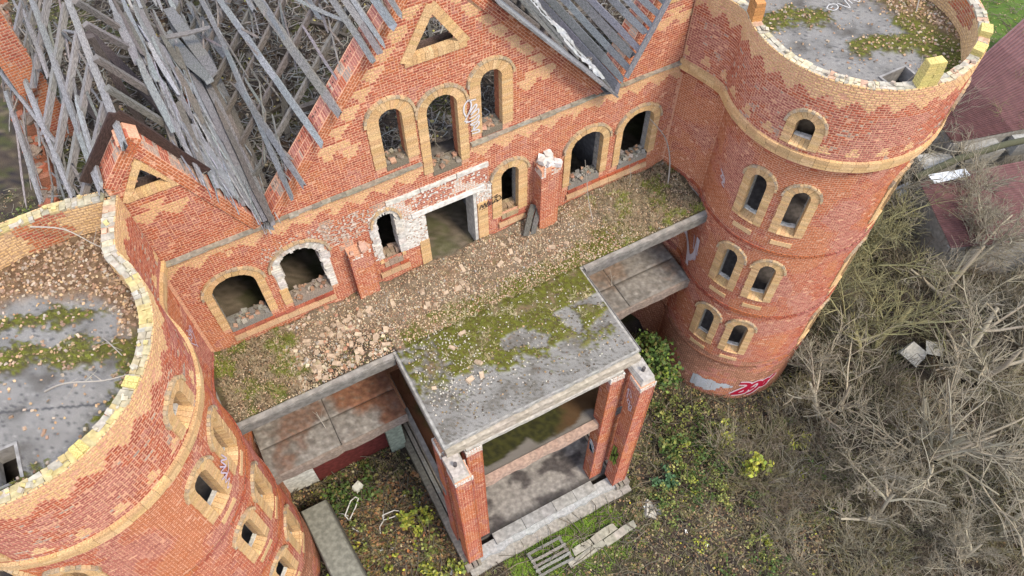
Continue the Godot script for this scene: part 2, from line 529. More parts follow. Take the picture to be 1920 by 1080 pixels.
func make_main() -> void:
	var B := thing("ruined_main_building", "roofless red brick castle front with cream arched windows between two round towers", "building")
	holes = [
		{"cx": -5.45, "h": .5, "y0": 8.74, "sp": 10.1, "rise": .44, "fw": .19}, {"cx": -3.88, "h": .5, "y0": 8.74, "sp": 10.1, "rise": .46, "fw": .2},
		{"cx": 3.9, "h": .48, "y0": 8.74, "sp": 10.05, "rise": .44, "fw": .2}, {"cx": 5.47, "h": .48, "y0": 8.74, "sp": 10.05, "rise": .44, "fw": .2},
		{"cx": 1.63, "h": .245, "y0": 8.76, "sp": 10.17, "rise": .23, "fw": .22}, {"cx": -1.71, "h": .25, "y0": 8.9, "sp": 10.2, "rise": .38, "fw": .1},
		{"cx": -.03, "h": .67, "y0": 7.5, "sp": 10.0, "rise": 0.0, "fw": .02},
		{"cx": -1.16, "h": .26, "y0": 12.08, "sp": 13.34, "rise": .27, "fw": .27}, {"cx": 0.0, "h": .36, "y0": 11.35, "sp": 13.1, "rise": .37, "fw": .22}, {"cx": 1.19, "h": .26, "y0": 12.0, "sp": 13.4, "rise": .27, "fw": .27},
		{"tri": true, "x0": -.5, "x1": .5, "xt": 0.0, "y0": 14.68, "top": 15.5, "fw": .2},
		{"tri": true, "x0": -6.27, "x1": -5.58, "xt": -5.92, "y0": 13.8, "top": 14.34, "fw": .14}, {"tri": true, "x0": 5.58, "x1": 6.27, "xt": 5.92, "y0": 13.8, "top": 14.34, "fw": .14}]
	var keep := func(x, y):
		if y > rake(x): return false
		for o in holes:
			if in_open(o, x, y, 0.0 if o.has("tri") else 0.03): return false
		return true
	var us := steps(-6.62, 6.62, .08); var ys := steps(7.4, 17.0, .08)
	var mortar := lin(.78, .415, .265)
	put("wall", core(plane_z, us, ys, keep, 0.0, 1.0, mortar), M.mortar, B)
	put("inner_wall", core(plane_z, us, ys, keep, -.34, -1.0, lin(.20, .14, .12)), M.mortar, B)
	put("lower_wall", core(plane_z, steps(-6.7, 6.7, .5), steps(-1, 7.4, .5), func(_x, _y): return true, 0.0, 1.0, lin(.4, .2, .12)), M.mortar, B)
	var bag := []
	var fs := func(u, v): return [Vector3(u, v, 0), Vector3.BACK, Vector3.UP]
	clad(bag, -6.55, 6.55, 7.85, 16.85, fs, facade_class)
	clad(bag, 2.7, 6.65, -.6, 5.0, fs, facade_class)
	# raked brick edges: a raised band on the face and bricks on edge along the top
	for e in [[-4.25, 11.79, -.02, 16.83], [4.25, 11.79, .02, 16.83], [-5.84, 15.1, -4.3, 11.8], [5.84, 15.1, 4.3, 11.8], [-6.62, 14.21, -5.84, 15.1], [6.62, 14.21, 5.84, 15.1]]:
		var a := Vector3(e[0], e[1], 0); var q := Vector3(e[2], e[3], 0)
		var t := (q - a).normalized(); var n := Vector3(-t.y, t.x, 0)
		if n.y < 0: n = -n
		var len := a.distance_to(q)
		var b := MB.new()
		var face := []
		for k in [[0.0, -.24], [len, -.24], [len, .0], [0.0, .0]]: face.append(a + t * k[0] + n * k[1])
		b.hexa([face[0] + Vector3(0, 0, -.5), face[1] + Vector3(0, 0, -.5), face[2] + Vector3(0, 0, -.5), face[3] + Vector3(0, 0, -.5), face[0] + Vector3(0, 0, .05), face[1] + Vector3(0, 0, .05), face[2] + Vector3(0, 0, .05), face[3] + Vector3(0, 0, .05)], mortar)
		put("raked_edge", b.mesh(), M.mortar, B)
		var grey := func(u, v): return 4 if ns.get_noise_2d(u * 3 + e[0], v) > (.25 if absf(e[0]) < 5 else .0) else (3 if ns.get_noise_2d(u * 2, 7 + v) > -.05 else 0)
		var band := func(u, v): return 2 if ns.get_noise_2d(u, 3.0 + v) > -.15 else 0
		clad(bag, 0, len, -.24, 0, func(u, v): return [a + t * u + n * v + Vector3(0, 0, .05), Vector3.BACK, n], band, .142, .06)
		clad(bag, 0, len, -.48, .05, func(u, v): return [a + t * u + Vector3(0, 0, v), n, Vector3(0, 0, 1)], grey, .062, .26, 2)
	# windows
	var grey_plaster := lin(.42, .40, .37)
	var R := {"reveal": grey_plaster, "sill": lin(.36, .33, .29), "ragged": .07, "lift": .02, "rubble": true}
	surround(B, plane_z, holes[0], .19, .34, R)
	surround(B, plane_z, holes[2], .2, .34, R)
	surround(B, plane_z, holes[3], .2, .34, R)
	surround(B, plane_z, holes[1], .2, .34, {"reveal": lin(.55, .50, .45), "sill": lin(.42, .34, .28), "ragged": .13, "rubble": true, "no_arch": true, "left_top": 9.35, "right_top": 8.72})
	surround(B, plane_z, holes[4], .26, .34, {"reveal": grey_plaster, "sill": lin(.5, .36, .22), "ragged": .01, "drop": .1})
	surround(B, plane_z, holes[5], .1, .34, {"reveal": lin(.62, .58, .52), "sill": lin(.45, .33, .24), "ragged": .08, "no_arch": true, "left_top": 8.85, "right_top": 8.85, "drop": .15})
	for k in [7, 8, 9]: surround(B, plane_z, holes[k], [.27, .22, .27][k - 7], .36, {"reveal": lin(.46, .17, .09), "sill": lin(.30, .25, .19), "rubble": true, "ragged": .05, "lift": .04, "stones": 13, "drop": .05})
	# rough lime mortar where the arch stones fell away
	for o in [holes[1], holes[5]]:
		var b := MB.new()
		var n := 26
		for i in n:
			var t0 := -.35 + (PI + .7) * i / n; var t1 := -.35 + (PI + .7) * (i + .96) / n
			var w := rng.randf_range(.12, .22); var ins := rng.randf_range(-.05, .02)
			var pts := []
			for d in [-.3, rng.randf_range(.0, .05)]:
				for tt in [[t0, ins], [t1, ins], [t1, w], [t0, w]]:
					var yy: float = o.sp + sin(tt[0]) * (o.rise + tt[1]) * (1.0 if sin(tt[0]) > 0 else 2.0)
					pts.append(Vector3(o.cx - cos(tt[0]) * (o.h + tt[1]), yy, d))
			b.hexa(pts, vary(lin(.66, .62, .56), .14))
		for s in [-1, 1]:
			var y: float = o.y0 + (.55 if s < 0 and o == holes[1] else 0.0)
			while y < o.sp - .1:
				var hh := rng.randf_range(.08, .16)
				b.box(Vector3(minf(o.cx + s * (o.h - rng.randf_range(.0, .05)), o.cx + s * (o.h + .16)), y, -.3), Vector3(maxf(o.cx + s * (o.h - rng.randf_range(.0, .05)), o.cx + s * (o.h + .16)), y + hh, rng.randf_range(.0, .045)), vary(lin(.66, .62, .56), .14))
				y += hh
		put("broken_lime_mortar", b.mesh(), M.stone, B)
	# remains of lime plaster round the door and the broken windows
	for e in [[-1.46, -.71, 8.86, 10.16, -.25], [-1.6, 1.08, 10.15, 10.77, .33], [.69, 1.14, 9.5, 10.2, -.05], [-2.16, -1.9, 8.9, 10.7, -.05], [-3.3, -1.95, 10.1, 11.0, .16], [-4.7, -3.1, 10.5, 11.0, .14]]:
		var pk := func(x, y):
			for o in holes:
				if in_open(o, x, y, .0): return false
			return nf.get_noise_2d(x * 4.5, y * 4.5) + ns.get_noise_2d(x * 2, y * 2) * .4 > e[4] + .5 * maxf(0.0, absf(2.0 * (x - e[0]) / (e[1] - e[0]) - 1.0) - .75)
		var warp := func(x, y, d): return Vector3(x + .02 * nf.get_noise_2d(x * 9, y * 9), y + .02 * nf.get_noise_2d(x * 9 + 5, y * 9), d + .012 + .008 * nf.get_noise_2d(x * 6, y * 6))
		put("lime_plaster", core(warp, steps(e[0], e[1], .045), steps(e[2], e[3], .045), pk, .008, 1.0, lin(.74, .70, .64) if e[4] < .12 or e[4] > .3 else lin(.60, .48, .40)), M.stone, B).set_meta("kind", "stuff")
	# triangle windows
	for k in [10, 11, 12]:
		var o: Dictionary = holes[k]
		var part := Node3D.new()
		part.name = num(B, "triangle_surround"); B.add_child(part, true)
		var fw: float = o.fw
		var a := Vector3(o.x0, o.y0, 0); var q := Vector3(o.x1, o.y0, 0); var tp := Vector3(o.xt, o.top, 0)
		for side in [[a, tp], [tp, q], [q, a]]:
			var len: float = (side[0] as Vector3).distance_to(side[1])
			var t: Vector3 = ((side[1] as Vector3) - side[0]).normalized(); var nn := Vector3(-t.y, t.x, 0)
			var cen := (a + q + tp) / 3
			if nn.dot(side[0] - cen) < 0: nn = -nn
			var cnt := int(len / .085)
			var sb := MB.new()
			for i in range(-2, cnt + 2):
				var s0: float = len * i / cnt; var s1: float = len * (i + .95) / cnt
				var pts := []
				for d in [-.12, .035 + rng.randf_range(-.006, .006)]:
					for tt in [[s0, .0], [s1, .0], [s1, fw], [s0, fw]]: pts.append((side[0] as Vector3) + t * tt[0] + nn * tt[1] + Vector3(0, 0, d))
				sb.hexa(pts, vary(tones[rng.randi_range(18, 22)], .1))
			put("edging", sb.mesh(), M.brick, part)
	# cornice ledge, door lintel and pieces of wall trim
	for s in [-1, 1]:
		var b := MB.new()
		var x := .62
		while x < 6.5:
			var x1 := minf(x + rng.randf_range(.2, .45), 6.5)
			b.box(Vector3(minf(s * x, s * x1), 11.69, -.02), Vector3(maxf(s * x, s * x1), 11.735 + rng.randf_range(0, .03), .09 + rng.randf_range(-.02, .03)), vary(lin(.34, .30, .24), .2))
			x = x1 + .004
		put("cornice_ledge", b.mesh(), M.stone, B)
	for e in [[-1.62, -.75], [-.74, .2], [.21, 1.05]]:
		var b := MB.new(); b.box(Vector3(e[0], 10.78, -.3), Vector3(e[1] - .01, 10.92, .03 + rng.randf_range(0, .02)), vary(lin(.70, .66, .60), .06)); put("concrete_lintel", b.mesh(), M.concrete, B)
	var lb := MB.new(); lb.box(Vector3(-1.05, 9.99, -.5), Vector3(.9, 10.14, .045), lin(.80, .77, .72)); put("door_lintel", lb.mesh(), M.concrete, B)
	lb = MB.new(); lb.box(Vector3(.6, 7.9, -.48), Vector3(.68, 10.0, .01), lin(.62, .60, .56)); put("door_frame", lb.mesh(), M.concrete, B)
	for e in [[-.96, -.7, 8.0, 8.9], [.7, .98, 7.95, 9.52]]:
		lb = MB.new()
		var y: float = e[2]
		while y < e[3]:
			lb.box(Vector3(e[0], y + .002, -.4), Vector3(e[1], y + .071, .035 + rng.randf_range(-.005, .005)), vary(tones[rng.randi_range(18, 22)], .09)); y += .075
		put("door_jamb", lb.mesh(), M.brick, B)
	for e in [[-5.97, -3.36, 8.2], [3.36, 5.97, 8.2], [-2.12, -1.3, 8.22], [1.28, 2.12, 8.22]]:
		lb = MB.new()
		var x: float = e[0]
		while x < e[1] - .05:
			var x1 := minf(x + .27, e[1])
			lb.box(Vector3(x + .003, e[2], -.05), Vector3(x1 - .003, e[2] + .15, .075 + rng.randf_range(-.006, .006)), vary(lin(.68, .44, .26), .1)); x = x1
		put("sill_course", lb.mesh(), M.brick, B)
		lb = MB.new()
		x = e[0] + .05
		while x < e[1] - .1:
			lb.box(Vector3(x, e[2] + .22, -.05), Vector3(x + .24, e[2] + .28, .06 + rng.randf_range(-.01, .01)), vary(tones[rng.randi_range(0, 9)], .1)); x += .255
		put("sill_brick_course", lb.mesh(), M.brick, B)
	# broken pilasters that once carried the terrace arcade
	for e in [[2.31, 2.87, 10.35, .42], [-2.83, -2.27, 9.98, .27]]:
		var xm: float = (e[0] + e[1]) / 2
		lb = MB.new(); lb.box(Vector3(e[0] + .012, 7.7, -.05), Vector3(e[1] - .012, e[2] - .1, e[3]), mortar)
		var pil := put("broken_pilaster", lb.mesh(), M.mortar, B)
		var pc := func(u, v): return -1 if v > e[2] - .15 + nf.get_noise_2d(u * 3, 1) * .3 else ((5 if v > e[2] - .35 else 3) if ns.get_noise_2d(u * 3 + xm, v * 3) + (v - 9.4) * .25 > .15 else (2 if ns.get_noise_2d(u, v) > .1 else 0))
		clad(bag, e[0], e[1], 7.8, e[2], func(u, v): return [Vector3(u, v, e[3]), Vector3.BACK, Vector3.UP], pc)
		clad(bag, 0, e[3], 7.8, e[2], func(u, v): return [Vector3(e[0] + .012, v, u), Vector3.LEFT, Vector3.UP], pc)
		clad(bag, 0, e[3], 7.8, e[2], func(u, v): return [Vector3(e[1] - .012, v, e[3] - u), Vector3.RIGHT, Vector3.UP], pc)
		for k in (14 if xm > 0 else 9):
			lb = MB.new()
			var p := Vector3(rng.randf_range(e[0] + .05, e[1] - .12), e[2] - .12 + rng.randf_range(-.05, .12) + (.1 if k > 8 and xm > 0 else 0.0), rng.randf_range(.02, e[3] - .08))
			lump(lb, p + Vector3(.05, 0, .05), rng.randf_range(.05, .12), vary(lin(.74, .71, .68) if xm > 0 else lin(.55, .36, .27), .15))
			put("loose_mortar", lb.mesh(), M.stone, pil)
	flush(B, bag)
	# floors, inner partitions and back walls that keep the rooms dark
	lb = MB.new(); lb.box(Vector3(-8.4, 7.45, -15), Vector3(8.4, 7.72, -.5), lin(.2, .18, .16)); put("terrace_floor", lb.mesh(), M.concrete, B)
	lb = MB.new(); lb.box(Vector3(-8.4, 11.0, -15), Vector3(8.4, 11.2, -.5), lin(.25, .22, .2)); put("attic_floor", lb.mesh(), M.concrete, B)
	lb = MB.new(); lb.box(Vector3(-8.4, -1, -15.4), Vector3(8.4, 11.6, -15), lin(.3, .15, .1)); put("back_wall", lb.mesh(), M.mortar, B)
	for s in [-1, 1]:
		var z := -15.0
		while z < -.6:                                           # the ruined side walls, broken to uneven heights
			var z1 := minf(z + rng.randf_range(.3, .7), 0.0); var top := 11.4 + rng.randf_range(-.15, .35)
			lb = MB.new(); lb.box(Vector3(8.02 if s > 0 else -8.4, -1, z), Vector3(8.4 if s > 0 else -8.02, top, z1 - .004), vary(lin(.40, .17, .10), .15))
			for k in 9: lump(lb, Vector3(s * rng.randf_range(8.02, 8.42), top + .02, rng.randf_range(z, z1)), rng.randf_range(.05, .14), vary(lin(.34, .25, .19) if rng.randf() < .6 else lin(.40, .14, .08), .25))
			put("side_wall", lb.mesh(), M.mortar, B)
			z = z1
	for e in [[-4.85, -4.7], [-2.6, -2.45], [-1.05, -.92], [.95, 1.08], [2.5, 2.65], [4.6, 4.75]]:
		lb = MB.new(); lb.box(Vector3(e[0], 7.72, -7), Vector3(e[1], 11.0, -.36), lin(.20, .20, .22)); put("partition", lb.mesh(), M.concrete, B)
	make_terrace(B)

func lump(b: MB, p: Vector3, r: float, col: Color, flat := .7) -> void:      # an irregular eight cornered stone
	var q := []
	var rot := Basis.from_euler(Vector3(rng.randf_range(-.4, .4), rng.randf() * TAU, rng.randf_range(-.4, .4)))
	for k in [[-1, -1, -1], [1, -1, -1], [1, -1, 1], [-1, -1, 1], [-1, 1, -1], [1, 1, -1], [1, 1, 1], [-1, 1, 1]]:
		q.append(p + rot * (Vector3(k[0], k[1] * flat, k[2]) * r * rng.randf_range(.6, 1.0)))
	b.hexa(q, col)

# ---------------------------------------------------------------- terrace and balconies of the main building
func rough_slab(lo: Vector3, hi: Vector3, col: Color, seg := .3, jit := .012) -> ArrayMesh:   # a slab whose long edges are chipped
	var b := MB.new()
	var x := lo.x
	var zf := hi.z; var yt := hi.y
	while x < hi.x - .001:
		var x1 := minf(x + seg * rng.randf_range(.7, 1.3), hi.x)
		if hi.x - x1 < .05: x1 = hi.x
		var zn := hi.z - rng.randf_range(0, jit * 2); var yn := hi.y - rng.randf_range(0, jit)
		b.hexa([lo * Vector3(0, 1, 1) + Vector3(x, 0, 0), lo * Vector3(0, 1, 1) + Vector3(x1, 0, 0), Vector3(x1, lo.y, zn), Vector3(x, lo.y, zf), Vector3(x, hi.y, lo.z), Vector3(x1, hi.y, lo.z), Vector3(x1, yn, zn), Vector3(x, yt, zf)], vary(col, .05))
		x = x1; zf = zn; yt = yn
	return b.mesh()

func terr_h(x: float, z: float) -> float:
	var f := nf.get_noise_2d(x * 2.0, z * 2.0); var a := ns.get_noise_2d(x * 1.5 + 11, z * 1.5)
	var h := .02 + .18 * (1.0 - smoothstep(.1, 1.5, z)) * (.7 + a)
	h += .05 * clampf(a + .3, 0, 1) + .035 * f
	if z > 2.0: h = .012 + .06 * moss_at(x, z) + .03 * f * moss_at(x, z)
	elif z > 1.75: h *= lerpf(1.0, .5, (z - 1.75) / .25)
	return 7.83 + maxf(h, .004)

func moss_at(x: float, z: float) -> float:                      # 0 bare slab .. 1 thick moss, on the porch roof
	var edge := 3.78 + .12 * x + ns.get_noise_2d(x * 2.2, z * 2.2) * .55 + nf.get_noise_2d(x * 2.5, z * 2.5) * .5
	var m := smoothstep(.15, -.15, z - edge)
	var hole := ns.get_noise_2d(x * 1.6 + 60, z * 2.4) + nf.get_noise_2d(x * 3, z * 3 + 8) * .22
	if z > 2.9: m *= 1.0 - smoothstep(.06, .2, hole + .12 * (z - 3.3))
	if x < -1.7: m *= smoothstep(-.25, .1, nf.get_noise_2d(x * 2, z * 2))
	return m

func terr_c(x: float, z: float) -> Color:
	var f := nf.get_noise_2d(x * 2.4, z * 2.4); var a := ns.get_noise_2d(x * 2.0 + 31, z * 2.0); var g := nf.get_noise_2d(x * 6, z * 6 + 5)
	var rubble := lin(.36, .275, .19).lerp(lin(.24, .18, .125), clampf(.5 + f, 0, 1)).lerp(lin(.40, .24, .16), clampf((a - .1) * 2, 0, .8))
	var moss := lin(.16, .165, .035).lerp(lin(.24, .255, .04), clampf(.4 + f * 1.4, 0, 1)).lerp(lin(.13, .09, .04), clampf((-g + .02) * 2.2, 0, .85)).lerp(lin(.30, .25, .15), clampf((a - .2) * 2.5, 0, .6))
	var dry := lin(.20, .15, .09).lerp(lin(.12, .09, .06), clampf(.5 + f, 0, 1))
	var dark := lin(.10, .075, .055)
	var conc := lin(.42, .41, .39).lerp(lin(.33, .32, .30), clampf(.5 + a * 1.6, 0, 1)).lerp(lin(.15, .14, .12), clampf((g - .2) * 4, 0, .85)).lerp(lin(.22, .20, .17), clampf((f + a - .25) * 2.5, 0, .7))
	if z > 2.05 or (z > 1.3 + .3 * a and x > -2.4 and x < 2.9):
		var m := moss_at(x, z) if z > 2.05 else smoothstep(1.2, 1.7, z + a * .8)
		var base := conc if z > 2.05 else rubble
		return base.lerp(moss, clampf(m * 1.2, 0, 1)).lerp(rubble, clampf((a + g * .5 - .35) * 3, 0, .7) * (1.0 if z < 3 else 0.0))
	var c := rubble
	if x < -5.0 + a: c = dry.lerp(lin(.16, .19, .04), clampf((a + .1) * 2.0, 0, .8))
	elif x < -2.6: c = rubble.lerp(dark, smoothstep(.7, 1.6, z + a))
	elif x > 2.9:
		c = rubble.lerp(dry, smoothstep(4.4, 5.6, x + a * .8)).lerp(moss, smoothstep(.9, 1.3, z + a * .7) * (1.0 - smoothstep(4.4, 5.2, x)))
	return c.lerp(moss, clampf((a - .32) * 4, 0, .6))

func make_terrace(B: Node3D) -> void:
	var conc := lin(.36, .34, .31)
	put("terrace_slab", rough_slab(Vector3(-6.95, 7.5, -.02), Vector3(-2.72, 7.83, 2.05), conc, .35, .03), M.concrete, B)
	put("terrace_slab", rough_slab(Vector3(2.74, 7.5, -.02), Vector3(6.95, 7.83, 2.05), conc, .35, .03), M.concrete, B)
	put("terrace_slab", rough_slab(Vector3(-2.715, 7.5, -.02), Vector3(2.735, 7.83, 2.045), conc), M.concrete, B)
	for e in [[-6.9, -2.74], [2.76, 6.9]]:                       # edge beams with a raised lip
		put("edge_beam", rough_slab(Vector3(e[0], 7.53, 2.05), Vector3(e[1], 7.80, 2.16), lin(.20, .185, .17), .5, .012), M.concrete, B)
		put("edge_lip", rough_slab(Vector3(e[0], 7.80, 1.99), Vector3(e[1], 7.87, 2.14), lin(.30, .28, .255), .25, .03), M.concrete, B)
	# lower balconies, laid in big cracked panels
	for s in [-1, 1]:
		var x0 := 2.82; var xm := 4.55 if s > 0 else 4.75; var x1 := 6.75
		for cell in [[x0, xm - .008, .3, 1.30], [xm + .008, x1, .3, 1.295], [x0, xm - .01, 1.315, 2.2], [xm + .012, x1, 1.31, 2.2]]:
			var lo := minf(s * cell[0], s * cell[1]); var hi := maxf(s * cell[0], s * cell[1])
			put("balcony_panel", sheet_slab(lo, hi, cell[2], cell[3], 4.8, s), M.concrete, B)
		put("balcony_edge", rough_slab(Vector3(minf(s * x0, s * x1), 4.42, 2.2), Vector3(maxf(s * x0, s * x1), 4.79, 2.3), lin(.27, .215, .18), .3, .03), M.stone, B)
		var b := MB.new(); b.box(Vector3(minf(s * x0, s * x1), 4.4, .02), Vector3(maxf(s * x0, s * x1), 4.68, 2.2), lin(.3, .28, .26)); put("balcony_slab", b.mesh(), M.concrete, B)
	# ground floor walls below the left balcony
	for e in [["plastered_wall", -6.9, -5.87, lin(.62, .62, .58)], ["maroon_wall", -5.87, -3.4, lin(.13, .03, .025)], ["green_grey_pier", -3.4, -2.86, lin(.30, .34, .27)]]:
		var b := MB.new(); b.box(Vector3(e[1], -.4, .1), Vector3(e[2] - .005, 4.4, .75 + (.25 if e[0] == "green_grey_pier" else 0.0)), e[3]); put(e[0], b.mesh(), M.concrete, B)
	# rubble, moss and bare slab on the terrace and on the porch roof
	var o := put("terrace_rubble", sheet(steps(-6.85, 6.85, .045), steps(.0, 4.78, .045), terr_h, terr_c, func(x, z): return (absf(x) < 6.85 if z < 1.95 else (x > -2.62 and x < 2.64))), M.debris)
	tag(o, "rubble, moss and bare concrete covering the terrace and the porch roof", "rubble", "", "stuff")
	var ih := func(x, z): return 7.86 + .1 * clampf(ns.get_noise_2d(x * 1.5, z * 1.5) + .3, 0, 1) + .03 * nf.get_noise_2d(x * 2, z * 2)
	var icol := func(x, z):
		var f := nf.get_noise_2d(x * 2.4, z * 2.4)
		return lin(.20, .165, .12).lerp(lin(.36, .29, .22), clampf(.5 + f * 1.4, 0, 1)).lerp(lin(.13, .15, .05), clampf(ns.get_noise_2d(x * 2, z * 2) * 2, 0, .6))
	put("room_floor_rubble", sheet(steps(-8, 8, .12), steps(-7, .02, .1), ih, icol, func(_x, _z): return true), M.debris, B).set_meta("kind", "stuff")
	scatter_terrace()

func sheet_slab(x0: float, x1: float, z0: float, z1: float, y: float, s: int) -> ArrayMesh:
	var hf := func(x, z): return y + .012 * ns.get_noise_2d(x * 1.5, z * 1.5) - (.03 if x == x0 or x == x1 or z == z0 or z == z1 else 0.0)
	var cf := func(x, z):
		var a := ns.get_noise_2d(x * 1.4 + 70, z * 1.4); var f := nf.get_noise_2d(x * 1.8, z * 1.8)
		var c := lin(.28, .255, .23).lerp(lin(.19, .172, .155), clampf(.5 + a * 1.5, 0, 1)).lerp(lin(.40, .375, .345), clampf((f - .12) * 2.5, 0, .6))
		if s < 0: c = c.lerp(lin(.29, .14, .08).lerp(lin(.20, .09, .055), clampf(.5 + f * 1.5, 0, 1)), clampf(smoothstep(-4.3, -3.3, x + a * .9 - (z - 1.2) * .5) + clampf((a + .02) * 1.6, 0, .55), 0, .95))
		else: c = c.lerp(lin(.30, .20, .14), clampf((a + f * .4 + (1.3 - z) * .35) * 1.4, 0, .65))
		return c.lerp(lin(.16, .14, .12), clampf((-f - .28) * 3.0, 0, .5))
	return sheet(steps(x0, x1, .06), steps(z0, z1, .06), hf, cf, func(_x, _z): return true)

func stone_mesh(sd: int) -> ArrayMesh:
	var r := RandomNumberGenerator.new(); r.seed = sd
	var b := MB.new()
	var q := []
	for k in [[-1, -1, -1], [1, -1, -1], [1, -1, 1], [-1, -1, 1], [-1, 1, -1], [1, 1, -1], [1, 1, 1], [-1, 1, 1]]:
		q.append(Vector3(k[0] * r.randf_range(.5, 1.0), k[1] * r.randf_range(.35, .7), k[2] * r.randf_range(.4, .9)) * .5)
	b.hexa(q, Color.WHITE)
	return b.mesh()

func blade_mesh(sd: int, n: int, wide: float) -> ArrayMesh:     # a tuft of bent blades, 1 m tall before scaling
	var r := RandomNumberGenerator.new(); r.seed = sd
	var b := MB.new()
	for i in n:
		var a := r.randf() * TAU; var d := Vector3(cos(a), 0, sin(a)); var sdv := Vector3(-sin(a), 0, cos(a)) * wide
		var h := r.randf_range(.5, 1.0); var lean := r.randf_range(.25, .9)
		var p0 := d * r.randf() * .2; var p1 := p0 + d * lean * .4 + Vector3.UP * h * .6; var p2 := p0 + d * lean + Vector3.UP * h * r.randf_range(.6, 1.0)
		var up := (d.cross(sdv)).normalized()
		if up.y < 0: up = -up
		b.quad(p0 - sdv, p0 + sdv, p1 + sdv * .8, p1 - sdv * .8, up - d, Color.WHITE)
		b.tri(p1 - sdv * .8, p1 + sdv * .8, p2, up, up, up, Color.WHITE, Color.WHITE, Color.WHITE)
	return b.mesh()

func leaf_mesh() -> ArrayMesh:                                   # a lobed dry leaf about 1 m long, curled
	var b := MB.new()
	var rim := [Vector3(-.5, .06, 0), Vector3(-.25, .0, .3), Vector3(.05, .1, .42), Vector3(.3, .02, .25), Vector3(.55, .12, 0), Vector3(.3, .02, -.25), Vector3(.05, .1, -.42), Vector3(-.25, 0, -.3)]
	for k in 8:
		b.tri(Vector3(0, .0, 0), rim[k], rim[(k + 1) % 8], Vector3.UP, Vector3.UP, Vector3.UP, Color.WHITE, Color.WHITE, Color.WHITE)
	return b.mesh()

func stick_mesh() -> ArrayMesh:
	var b := MB.new()
	b.tube([Vector3(0, 0, -.5), Vector3(.03, .04, -.1), Vector3(-.02, .02, .25), Vector3(.04, 0, .5)], [.012, .011, .009, .005], 4, Color.WHITE)
	return b.mesh()

func any_basis(tilt: float, s: Vector3) -> Basis:
	return Basis.from_euler(Vector3(rng.randf_range(-tilt, tilt), rng.randf() * TAU, rng.randf_range(-tilt, tilt))) * Basis.from_scale(s)

